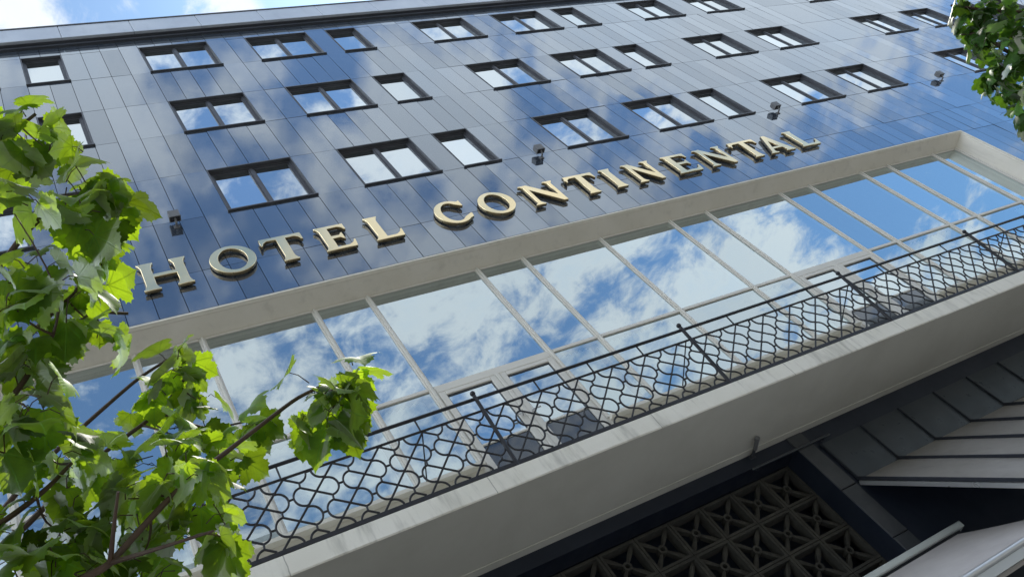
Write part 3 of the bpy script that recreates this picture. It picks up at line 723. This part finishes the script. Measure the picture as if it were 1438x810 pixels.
for i, x in enumerate(posts):
    for k in (1, 2, 3):
        xx = x + k * BAY / 4
        if xx < XE:
            b = MB(); b.tube([RP(xx, MIDR), RP(xx, HND)], .015, 6); b.build('spacer_bar', M['iron'], rail, True)
def lattice(x0, x1):
    m = MB(); r = .0168
    rows = ((8.0, 1, 0), (7.64, 0, 0), (7.28, 1, 0), (6.92, 0, 0))
    zt, zb = MIDR - .01, 6.94
    def seg(pts):
        out = []
        for p in pts:
            out.append(p)
        # clip to the frame
        cur = []
        for p in out:
            if zb <= p[1] <= zt and x0 - .004 <= p[0] <= x1 + .004: cur.append(p)
            else:
                if len(cur) > 1: m.tube([RP(*q) for q in cur], r, 6, False)
                cur = []
        if len(cur) > 1: m.tube([RP(*q) for q in cur], r, 6, False)
    def line(a, c, n=14): seg([(a[0] + (c[0] - a[0]) * i / n, a[1] + (c[1] - a[1]) * i / n) for i in range(n + 1)])
    for cz, off, _ in rows:
        k0 = int((x0 - CX0) / CP) - 2; k1 = int((x1 - CX0) / CP) + 2
        for k in range(k0, k1 + 1):
            cx = CX0 + k * CP + (.5 * CP if off else 0)
            jx, jz = rnd.gauss(0, .004), rnd.gauss(0, .003)
            A = (cx + .172, cz + .17); B_ = (cx - .172, cz - .17)
            Cc = (cx + .188, cz - .14); Dd = (cx - .188, cz + .14)
            line((cx + .20, cz + .198), (cx - .20, cz - .198)); line(Dd, Cc)
            for sg in (1, -1):
                s0 = (.172, .17) if sg > 0 else (.188, .14); s1 = (.188, -.14) if sg > 0 else (.172, -.17)
                pts = []
                for q in range(19):
                    th = math.pi / 2 - math.pi * q / 18
                    f_ = q / 18
                    bx_ = s0[0] * (1 - f_) + s1[0] * f_; zc = (s0[1] + s1[1]) / 2; rz = (s0[1] - s1[1]) / 2
                    pts.append((cx + sg * (bx_ + .145 * math.cos(th)), cz + (zc + rz * math.sin(th))))
                seg(pts)
            # links to the next unit and the row below
            line((cx + .322, cz + .0), (cx + CP - .322, cz + .0), 3)
            line((cx + .188, cz - .14), (cx + CP / 2 - .188, cz - .36 + .14), 4)
    return m
for i, x in enumerate(posts):
    x1 = posts[i + 1] if i + 1 < len(posts) else XE
    if x1 > x: lattice(x, x1).build('lattice', M['iron'], rail, True)

# ------------------------------------------------------------------ under the balcony: camera, tube lamp
c_ = thing('security_camera', 'small dark bullet camera on an arm below the balcony edge', 'camera', U(10.2, WY, 6.40))
b = MB(); b.tube([(10.22, WY, 6.43), (10.20, 1.12, 6.40), (10.18, .98, 6.40)], .03, 8); b.box(10.15, 10.29, WY - .02, WY, 6.37, 6.46); b.build('arm', M['darkmetal'], c_)
b = MB(); b.tube([(10.18, 1.0, 6.385), (10.15, .74, 6.40)], .042, 10); b.tube([(10.152, .77, 6.40), (10.147, .70, 6.403)], .05, 10); b.build('body', M['lamp'], c_)
c_ = thing('tube_lamp', 'thin grey tube lamp mounted above the pierced block screen', 'lamp', U(10.9, WY, 6.17))
b = MB(); b.tube([(9.92, 1.18, 6.13), (12.0, 1.18, 6.13)], .026, 10); b.build('tube', M['zincdark'], c_, True)
for x in (10.1, 11.8):
    b = MB(); b.box(x - .03, x + .03, 1.19, WY, 6.11, 6.17); b.build('bracket', M['darkmetal'], c_)

# ------------------------------------------------------------------ standing seam canopy
SLP = .975; CZ = 5.09; CL = 2.75
seam = [11.68, 12.84, 13.99, 15.15, 16.30, 17.46, 18.6, 19.76, 20.9]
can = thing('canopy', 'grey sheet metal canopy with dark standing seams sloping out from the wall', 'canopy', U(11.68, WY, CZ))
ups = MB(); out = MB(); ssm = MB()
for i in range(len(seam) - 1):
    a, c = seam[i], seam[i + 1]
    ups.box(a + .006, c - .006, WY - .03, WY - .001, CZ, 6.05)
    N = 10
    for k in range(N):
        s0, s1 = CL * k / N, CL * (k + 1) / N
        bow = lambda s: .012 * math.sin(s * 2.1 + i)
        out.face([U(a, WY - .03 - s0, CZ - SLP * s0 + bow(s0)), U(c, WY - .03 - s0, CZ - SLP * s0 + bow(s0)), U(c, WY - .03 - s1, CZ - SLP * s1 + bow(s1)), U(a, WY - .03 - s1, CZ - SLP * s1 + bow(s1))])
for x in seam:
    ssm.box(x - .012, x + .012, WY - .065, WY - .0305, CZ + .01, 6.05)
    e = lambda s, h, dx: U(x + dx, WY - .03 - s - h * .7, CZ - SLP * s + h * .7)
    ssm.hexa([e(0, 0, -.012), e(0, 0, .012), e(CL, 0, .012), e(CL, 0, -.012), e(0, .06, -.012), e(0, .06, .012), e(CL, .06, .012), e(CL, .06, -.012)])
ups.build('wall_sheet', M['zincdark'], can); out.build('roof_sheet', M['zinc'], can); ssm.build('seam', M['joint'], can)
b = MB(); x = 11.68
e = lambda s, h, dx: U(x + dx, WY - .03 - s - h * .7, CZ - SLP * s + h * .7)
b.hexa([e(0.02, -.09, -.045), e(0.02, -.09, -.015), e(CL, -.09, -.015), e(CL, -.09, -.045), e(0.02, -.01, -.045), e(0.02, -.01, -.015), e(CL, -.01, -.015), e(CL, -.01, -.045)])
b.build('edge_trim', M['alu'], can)
b = MB(); b.face([U(11.66, WY - .04, CZ - .1), U(11.66, WY - .04 - CL, CZ - SLP * CL - .1), U(20.9, WY - .04 - CL, CZ - SLP * CL - .1), U(20.9, WY - .04, CZ - .1)]); b.build('lining', M['darkmetal'], can)

# ------------------------------------------------------------------ fabric awning lower down
aw = thing('awning', 'pale grey fabric awning pulled out from a long cassette with a shiny front bar', 'awning', U(9, WY, 3.55))
b = MB(); b.bbox(5.5, 12.42, 1.06, WY, 3.432, 3.55, .02); b.build('cassette', M['cassette'], aw)
b = MB(); AS, AL = .555, 2.12
N = 14
for i in range(12):
    for k in range(N):
        xa, xb = 5.6 + 6.56 * i / 12, 5.6 + 6.56 * (i + 1) / 12; s0, s1 = AL * k / N, AL * (k + 1) / N
        sag = lambda s: -.03 * math.sin(math.pi * s / AL)
        b.face([U(xa, 1.10 - s0, 3.375 - AS * s0 + sag(s0)), U(xb, 1.10 - s0, 3.375 - AS * s0 + sag(s0)), U(xb, 1.10 - s1, 3.375 - AS * s1 + sag(s1)), U(xa, 1.10 - s1, 3.375 - AS * s1 + sag(s1))])
b.build('fabric', M['fabric'], aw, True)
b = MB(); fy, fz = 1.10 - AL - .03, 3.375 - AS * AL
b.tube([(5.5, fy, fz), (12.26, fy, fz)], .055, 14); b.box(5.5, 12.26, fy - .02, fy + .035, fz - .17, fz - .04)
b.build('front_bar', M['alu'], aw, True)
b = MB(); b.face([U(5.6, fy + .06, fz - .02), U(12.2, fy + .06, fz - .02), U(12.2, fy + .06, fz - .22), U(5.6, fy + .06, fz - .22)]); b.build('valance', M['fabric'], aw)
for x in (7.2, 11.4):
    b = MB(); b.tube([(x, WY - .05, 3.3), (x - .9, .2, 2.72), (x, fy + .05, fz - .06)], .028, 8); b.build('folding_arm', M['cassette'], aw)
b = MB(); b.box(5.6, 12.3, 1.13, WY - .001, 3.28, 3.428); b.build('back_plate', M['joint'], aw)

# ------------------------------------------------------------------ maple foliage
HALF = [(0, 0), (.07, -.05), (.17, -.07), (.26, -.13), (.30, -.085), (.40, -.085), (.39, -.02), (.47, .03), (.425, .09), (.40, .15), (.48, .165), (.50, .215), (.61, .235), (.575, .30), (.66, .39), (.58, .405), (.575, .50), (.49, .48), (.44, .525), (.38, .50), (.325, .505), (.33, .58), (.385, .64), (.315, .68), (.315, .765), (.225, .765), (.165, .835), (.08, .88), (0, 1.0)]
def toothed(h):
    out = []
    for a, b in zip(h[:-1], h[1:]):
        out.append(a); dx, dy = b[0] - a[0], b[1] - a[1]; L = math.hypot(dx, dy)
        if L > .085: out.append(((a[0] + b[0]) / 2 - dy * .10, (a[1] + b[1]) / 2 + dx * .10))
    return out + [h[-1]]
HALF = toothed(HALF)
ol = HALF + [(-x, y) for x, y in reversed(HALF[1:-1])]
inner = [(0, y) for y in (.12, .25, .4, .55, .7, .85)] + [(sx * x, y) for sx in (-1, 1) for x, y in ((.12, .12), (.22, .22), (.32, .30), (.43, .35), (.12, .3), (.14, .48), (.14, .62), (.22, .04), (.12, .02))]
P2 = [Vector(p) for p in ol] + [Vector(p) for p in inner]
V2, _, F2, *_r = delaunay_2d_cdt(P2, [(i, (i + 1) % len(ol)) for i in range(len(ol))], [], 1, 1e-5)
def angd(p): return math.atan2(abs(p[0]), p[1] + 1e-6)
LEAFV = [(v[0], v[1]) for v in V2]; LEAFF = [tuple(f) for f in F2]
class Crown:
    def __init__(self): self.v = []; self.f = []; self.uv = []; self.tone = []
    def leaf(self, base, tip, nrm, size, r):
        """leaf blade from base toward tip with its upper side facing nrm"""
        tip = tip.normalized(); sx = tip.cross(nrm)
        if sx.length < 1e-3: sx = tip.orthogonal()
        sx.normalize(); nn = sx.cross(tip)
        fold = r.uniform(.10, .5); droop = r.uniform(.2, .8); ld = r.uniform(.1, .7); wav = r.uniform(.02, .07); ph = r.uniform(0, 6.28); tw = r.uniform(-.25, .25); curl = r.uniform(-.1, .35)
        ws = r.uniform(.88, 1.12)
        b0 = len(self.v); tn = min(1, max(0, r.gauss(.45, .22)))
        for x, y in LEAFV:
            rr = math.hypot(x, y)
            z = fold * abs(x) * (1 - .9 * abs(x)) - droop * y * y * .6 - curl * x * x + wav * math.sin(9 * x + ph) * rr + wav * math.cos(8 * y + ph * 1.7) * abs(x) + tw * x * y - ld * max(0.0, rr - .38) ** 1.6 * (.4 + abs(x))
            self.v.append(base + (sx * x * ws + tip * y + nn * z) * size)
        for f in LEAFF: self.f.append(tuple(b0 + i for i in f)); self.tone.append(tn)
        self.uv += LEAFV
    def build(self, parent, mat):
        o = Vector(parent.location)
        me = bpy.data.meshes.new('crown'); me.from_pydata([tuple(v - o) for v in self.v], [], self.f)
        uvl = me.uv_layers.new(name='leaf')
        li = [0] * len(me.loops); me.loops.foreach_get('vertex_index', li)
        flat = []
        for i in li: flat += [self.uv[i][0], self.uv[i][1]]
        uvl.data.foreach_set('uv', flat)
        a = me.attributes.new('tone', 'FLOAT', 'FACE'); a.data.foreach_set('value', self.tone)
        me.polygons.foreach_set('use_smooth', [True] * len(self.f)); me.materials.append(mat); me.update()
        ob = bpy.data.objects.new('crown', me); col.objects.link(ob); ob.parent = parent
        return ob

def grow(cr, tw, centre, rad, n, size, r, frm=None):
    """one tuft: twig to the centre, leaf stalks and blades spread round it"""
    c = Vector(centre)
    if frm is not None:
        L = (c - frm).length; side = Vector((r.uniform(-1, 1), r.uniform(-1, 1), r.uniform(-.6, .2))) * .14 * L
        pts = [frm + (c - frm) * (q / 6) + side * math.sin(math.pi * q / 6) for q in range(7)]
        tw.tube(pts, [.0034 - .0020 * q / 6 for q in range(7)], 5, False, unit=False)
    a0 = r.uniform(0, 6.28)
    for k in range(int(n * 1.3 + .5)):
        an = a0 + k * 2.399 + r.uniform(-.3, .3)
        el = r.uniform(-.75, .45)
        d = Vector((math.cos(an) * math.cos(el), math.sin(an) * math.cos(el), math.sin(el)))
        root = c + Vector((r.gauss(0, .32), r.gauss(0, .32), r.gauss(0, .32))) * rad
        pet = rad * r.uniform(.15, .55)
        base = root + d * pet + Vector((0, 0, -.08 * pet))
        tip = (Vector((d.x, d.y, 0)) * r.uniform(.6, 1.0) + Vector((0, 0, r.uniform(-1.0, -.15))) + Vector((r.gauss(0, .2), r.gauss(0, .2), 0)))
        nrm = Vector((d.x * .35 + r.gauss(0, .38), d.y * .35 + r.gauss(0, .38), 1.0))
        s = size * r.uniform(.55, 1.05)
        cr.leaf(base, tip, nrm, s, r)
        tw.tube([root, (root + base) / 2 + Vector((0, 0, .012)), base], [.0016, .0013, .0012], 4, False, unit=False)

def spline(p, n=6):
    """Hermite curve through p with tangents limited by the shorter neighbour, so it never loops"""
    P = [Vector(q) for q in p]; T = []
    for i in range(len(P)):
        a = P[max(i - 1, 0)]; b = P[i]; c = P[min(i + 1, len(P) - 1)]
        d = (c - a)
        if d.length > 1e-6: d.normalize()
        l = min([x for x in ((b - a).length, (c - b).length) if x > 1e-6] or [0]); T.append(d * l)
    out = []
    for i in range(len(P) - 1):
        for k in range(n):
            u = k / n; u2, u3 = u * u, u * u * u
            out.append(P[i] * (2 * u3 - 3 * u2 + 1) + T[i] * (u3 - 2 * u2 + u) + P[i + 1] * (3 * u2 - 2 * u3) + T[i + 1] * (u3 - u2))
    out.append(P[-1]); return out

def maple(label, base, height, lean, branches, tufts, size, leafm, seed, r0, extra, rb, group):
    r = random.Random(seed); B = Vector(base)
    tr = thing('maple_tree', label, 'tree', B, group)
    tk = MB(); pts = []; rad = []
    for k in range(13):
        f = k / 12
        pts.append(B + Vector((lean[0] * f * f + .05 * math.sin(f * 5), lean[1] * f * f + .05 * math.sin(f * 4 + 1), height * f - .05))); rad.append(r0 * (1.25 - .25 * min(1, f * 8)) * (1 - .75 * f))
    tk.tube(pts, rad, 14, unit=False); tk.build('trunk', M['bark'], tr, True)
    cr = Crown(); nodes = []
    for bi, br in enumerate(branches):
        st_ = min(pts, key=lambda q: (q - Vector(br[0])).length + max(0, q.z - br[0][2] + .2) * 2) if br[0][2] > -50 and not br[0] in [q for o in branches[:bi] for q in o] else None
        p = spline(([tuple(st_ + (Vector(br[0]) - st_) * 0), tuple(st_ * .45 + Vector(br[0]) * .55 + Vector((0, 0, -.12)))] if st_ is not None else []) + [tuple(q) for q in br])
        L = len(p); m = MB()
        ra = rb if st_ is not None else rb * .42
        m.tube(p, [ra * (1 - .78 * (i / (L - 1)) ** .6) + .0018 for i in range(L)], 8, unit=False)
        m.build('branch', M['twig'], tr, True)
        nodes += p[L // 4:]
    # further limbs outside the framed part, so that the crown closes
    for (a, tip, n) in extra:
        f = a; q0 = pts[int(f * 12)]; T_ = Vector(tip)
        p = spline([q0, (q0 + T_) / 2 + Vector((r.uniform(-.2, .2), r.uniform(-.2, .2), .25)), T_], 8)
        m = MB(); m.tube(p, [rb * 1.6 * (1 - .85 * i / (len(p) - 1)) + .002 for i in range(len(p))], 7, unit=False); m.build('branch', M['twig'], tr, True)
        for k in range(n):
            q = p[r.randint(len(p) // 3, len(p) - 1)]
            c = q + Vector((r.gauss(0, .35), r.gauss(0, .35), r.gauss(0, .22)))
            tufts = tufts + [(tuple(c), .12, 6)]
        nodes += p[len(p) // 3:]
    tw = MB()
    for c, rad_, n in tufts:
        cv = Vector(c); nb = min(nodes, key=lambda q: (q - cv).length)
        grow(cr, tw, c, rad_, n, size, r, nb)
    tw.build('twigs', M['twig'], tr, True)['kind'] = 'stuff'
    cr.build(tr, leafm)
    return tr
BR = [[(-0.218, -6.021, 2.773), (-0.117, -6.023, 2.79), (-0.07, -6.028, 2.799), (0.079, -6.012, 2.934), (0.236, -5.989, 3.04), (0.411, -5.98, 3.137), (0.491, -6.004, 3.136)], [(-0.398, -5.71, 3.149), (-0.181, -5.77, 3.253), (-0.052, -5.747, 3.382), (0.118, -5.732, 3.503), (0.23, -5.804, 3.557)], [(-0.466, -5.531, 3.388), (-0.217, -5.622, 3.528), (-0.081, -5.675, 3.588), (0.084, -5.742, 3.647), (0.184, -5.774, 3.668)], [(-0.358, -6.137, 3.418), (-0.146, -6.282, 3.545), (-0.081, -6.335, 3.581), (-0.014, -6.373, 3.605), (0.055, -6.395, 3.617), (0.122, -6.406, 3.62)], [(-0.377, -5.97, 3.411), (-0.188, -6.051, 3.504), (-0.031, -6.133, 3.572), (0.043, -6.173, 3.6), (0.115, -6.217, 3.625)], [(-0.358, -5.923, 3.506), (-0.19, -5.959, 3.559), (-0.049, -6.008, 3.605), (0.02, -6.033, 3.625), (0.105, -6.017, 3.61)], [(-0.326, -6.234, 3.848), (-0.149, -6.355, 3.929), (-0.048, -6.424, 3.966), (0.013, -6.459, 3.982)], [(-0.359, -6.109, 3.062), (-0.236, -6.13, 3.174), (-0.153, -6.179, 3.225), (-0.097, -6.227, 3.268), (-0.07, -6.247, 3.284)], [(-0.388, -6.01, 2.953), (-0.255, -5.985, 3.032), (-0.166, -6.005, 3.065), (-0.103, -5.996, 3.133)], [(-0.07, -6.028, 2.799), (-0.047, -6.106, 2.816), (-0.023, -6.185, 2.829)], [(-0.07, -6.028, 2.799), (0.015, -6.102, 2.733), (0.118, -6.141, 2.696)], [(0.118, -5.732, 3.503), (0.248, -5.537, 3.581), (0.4, -5.463, 3.625)]]
CL = [((-0.03, -6.426, 3.968), 0.081, 7), ((0.009, -6.424, 3.857), 0.087, 6), ((-0.068, -6.443, 3.865), 0.087, 6), ((0.063, -6.414, 3.627), 0.099, 10), ((0.111, -6.364, 3.597), 0.068, 7), ((0.014, -6.413, 3.512), 0.086, 6), ((0.061, -6.25, 3.648), 0.075, 7), ((-0.076, -6.527, 3.346), 0.078, 4), ((-0.128, -6.384, 3.255), 0.107, 9), ((-0.042, -6.341, 3.351), 0.1, 8), ((0.005, -6.149, 3.584), 0.079, 8), ((0.022, -6.058, 3.518), 0.066, 6), ((-0.139, -6.225, 3.263), 0.102, 9), ((-0.08, -6.189, 3.365), 0.076, 5), ((0.2, -5.817, 3.572), 0.094, 8), ((0.125, -5.766, 3.534), 0.085, 7), ((0.223, -5.741, 3.501), 0.056, 4), ((-0.15, -6.207, 3.119), 0.112, 9), ((-0.143, -5.984, 3.188), 0.105, 9), ((-0.07, -5.809, 3.302), 0.083, 6), ((0.066, -5.861, 3.212), 0.099, 9), ((0.205, -5.77, 3.251), 0.093, 9), ((0.151, -5.76, 3.389), 0.065, 4), ((0.406, -5.462, 3.623), 0.06, 6), ((0.486, -6.008, 3.07), 0.112, 17), ((0.546, -5.99, 3.104), 0.065, 6), ((-0.011, -5.951, 3.018), 0.109, 8), ((0.113, -5.869, 2.997), 0.112, 10), ((0.144, -6.012, 2.773), 0.049, 4), ((-0.147, -5.939, 2.997), 0.109, 8), ((-0.22, -5.989, 3.042), 0.109, 8), ((-0.013, -5.905, 2.888), 0.106, 10), ((-0.123, -5.915, 2.895), 0.106, 10), ((-0.2, -6.072, 3.127), 0.091, 7), ((-0.238, -5.992, 2.892), 0.104, 9), ((0.14, -6.036, 2.955), 0.069, 5)]
CR = [((6.058, -5.929, 5.16), 0.087, 3), ((6.071, -5.824, 5.09), 0.112, 5), ((6.052, -5.743, 4.871), 0.123, 5), ((6.013, -5.49, 4.567), 0.097, 4), ((6.11, -5.787, 5.003), 0.137, 6), ((6.131, -5.918, 5.027), 0.174, 8), ((6.178, -5.804, 4.887), 0.218, 12), ((6.036, -5.715, 4.663), 0.23, 14), ((5.983, -5.602, 4.698), 0.121, 7), ((6.169, -5.887, 4.723), 0.215, 12), ((6.079, -5.653, 4.538), 0.212, 12), ((6.05, -5.427, 4.447), 0.121, 7), ((6.067, -5.375, 4.371), 0.085, 4), ((6.212, -5.976, 4.907), 0.218, 10), ((6.031, -5.667, 4.867), 0.086, 3), ((5.984, -5.538, 4.656), 0.085, 3)]
RBR = [[(6.679, -5.744, 4.257), (6.354, -5.722, 4.481), (6.144, -5.723, 4.682), (6.057, -5.79, 4.886), (6.058, -5.737, 5.069)], [(6.478, -5.496, 4.019), (6.236, -5.541, 4.372), (6.049, -5.552, 4.536), (5.986, -5.569, 4.673)], [(6.702, -5.97, 4.338), (6.407, -5.962, 4.743), (6.166, -5.934, 4.971), (6.032, -5.909, 5.194)], [(6.375, -5.399, 3.913), (6.155, -5.431, 4.215), (6.058, -5.411, 4.417)]]
maple('young maple with bright backlit leaves hanging into the left of the view', (-2.1, -6.05, .12), 5.2, (.2, .1), BR, CL, .106, M['leaf'], 11, .11,
      [(.5, (-2.9, -6.9, 4.0), 10), (.6, (-3.2, -5.5, 4.4), 10), (.75, (-2.4, -6.4, 5.3), 12), (.65, (-1.3, -5.3, 4.9), 6), (.6, (-1.5, -7.2, 4.4), 8)], .0115, 'street maples')
maple('maple with shade painted into its leaves, whose crown edge hangs into the top right corner', (8.9, -5.7, .12), 7.2, (.1, -.1), RBR, CR, .138, M['leaf_shaded'], 23, .14,
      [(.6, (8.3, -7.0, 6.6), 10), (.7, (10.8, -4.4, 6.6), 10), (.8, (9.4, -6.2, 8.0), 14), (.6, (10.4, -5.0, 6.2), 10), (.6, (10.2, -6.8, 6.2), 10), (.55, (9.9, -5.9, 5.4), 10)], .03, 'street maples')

# ------------------------------------------------------------------ houses across the street (seen in the glass)
def house(x0, x1, h, m, label, depth=12, wcol=1.3):
    y = -17.3; o = thing('town_house', label, 'house', ((x0 + x1) / 2, y, 0))
    b = MB(); b.box(x0, x1, y - depth, y, 0, h, unit=False); b.build('wall', m, o)
    b = MB(); b.box(x0 - .1, x1 + .1, y - .5, y + .45, h - .001 + .002, h + .35, unit=False); b.build('cornice', M['facade_c'], o)
    b = MB(); b.hexa([(x0, y - depth, h + .36), (x1, y - depth, h + .36), (x1, y - .3, h + .36), (x0, y - .3, h + .36), (x0 + 1, y - depth + 2, h + 1.6), (x1 - 1, y - depth + 2, h + 1.6), (x1 - 1, y - 3, h + 1.6), (x0 + 1, y - 3, h + 1.6)]); b.build('roof', M['rooftile'], o)
    n = int((x1 - x0) / 2.9); fl = int(h / 3.3)
    wm = MB(); wm.box(-.62, .62, 0, .06, -.95, -.87, unit=False); wm.box(-.62, -.54, 0, .05, -.87, .95, unit=False); wm.box(.54, .62, 0, .05, -.87, .95, unit=False); wm.box(-.54, .54, 0, .05, .87, .95, unit=False); wm.box(-.03, .03, 0, .04, -.87, .87, unit=False)
    pm = MB(); pm.face([(-.54, .02, -.87), (.54, .02, -.87), (.54, .02, .87), (-.54, .02, .87)])
    wme, pme = wm.mesh('window', M['mullion']), pm.mesh('pane', M['pane'])
    for i in range(n):
        for j in range(fl):
            if n * fl > 95 and j < fl - 4: continue
            wi = inst('window', wme, o, Vector((x0 + (i + .5) * (x1 - x0) / n, y + .002, 1.9 + 3.3 * j)) - o.location); inst('pane', pme, wi)
house(-34, -3, 20.0, M['facade_a'], 'grey green rendered house across the street, left of the brown one')
house(-2.97, 7, 20.6, M['facade_b'], 'brown house across the street between two paler ones')
house(7.03, 27, 18.0, M['facade_c'], 'light grey rendered house across the street, right of the brown one')
house(27.03, 60, 20.0, M['facade_a'], 'long grey green house across the street at the far right end')
for y, z, lb in ((-11.2, 13.0, 'upper thin black cable strung high above the road'), (-10.6, 12.4, 'lower thin black cable strung high above the road')):
    o = thing('overhead_cable', lb, 'cable', (0, y, z))
    b = MB(); b.tube([(x, y, z - .6 * (1 - (x / 60.0) ** 2)) for x in range(-60, 61, 6)], .014, 5, unit=False); b.build('wire', M['iron'], o)

# ------------------------------------------------------------------ render settings
scene.view_settings.view_transform = 'Standard'; scene.view_settings.look = 'None'; scene.view_settings.exposure = 0; scene.view_settings.gamma = 1
scene.render.engine = 'CYCLES'
cy = scene.cycles
cy.max_bounces = 8; cy.diffuse_bounces = 3; cy.glossy_bounces = 4; cy.transmission_bounces = 4; cy.transparent_max_bounces = 8
cy.sample_clamp_indirect = 6.0; cy.caustics_reflective = False; cy.caustics_refractive = False
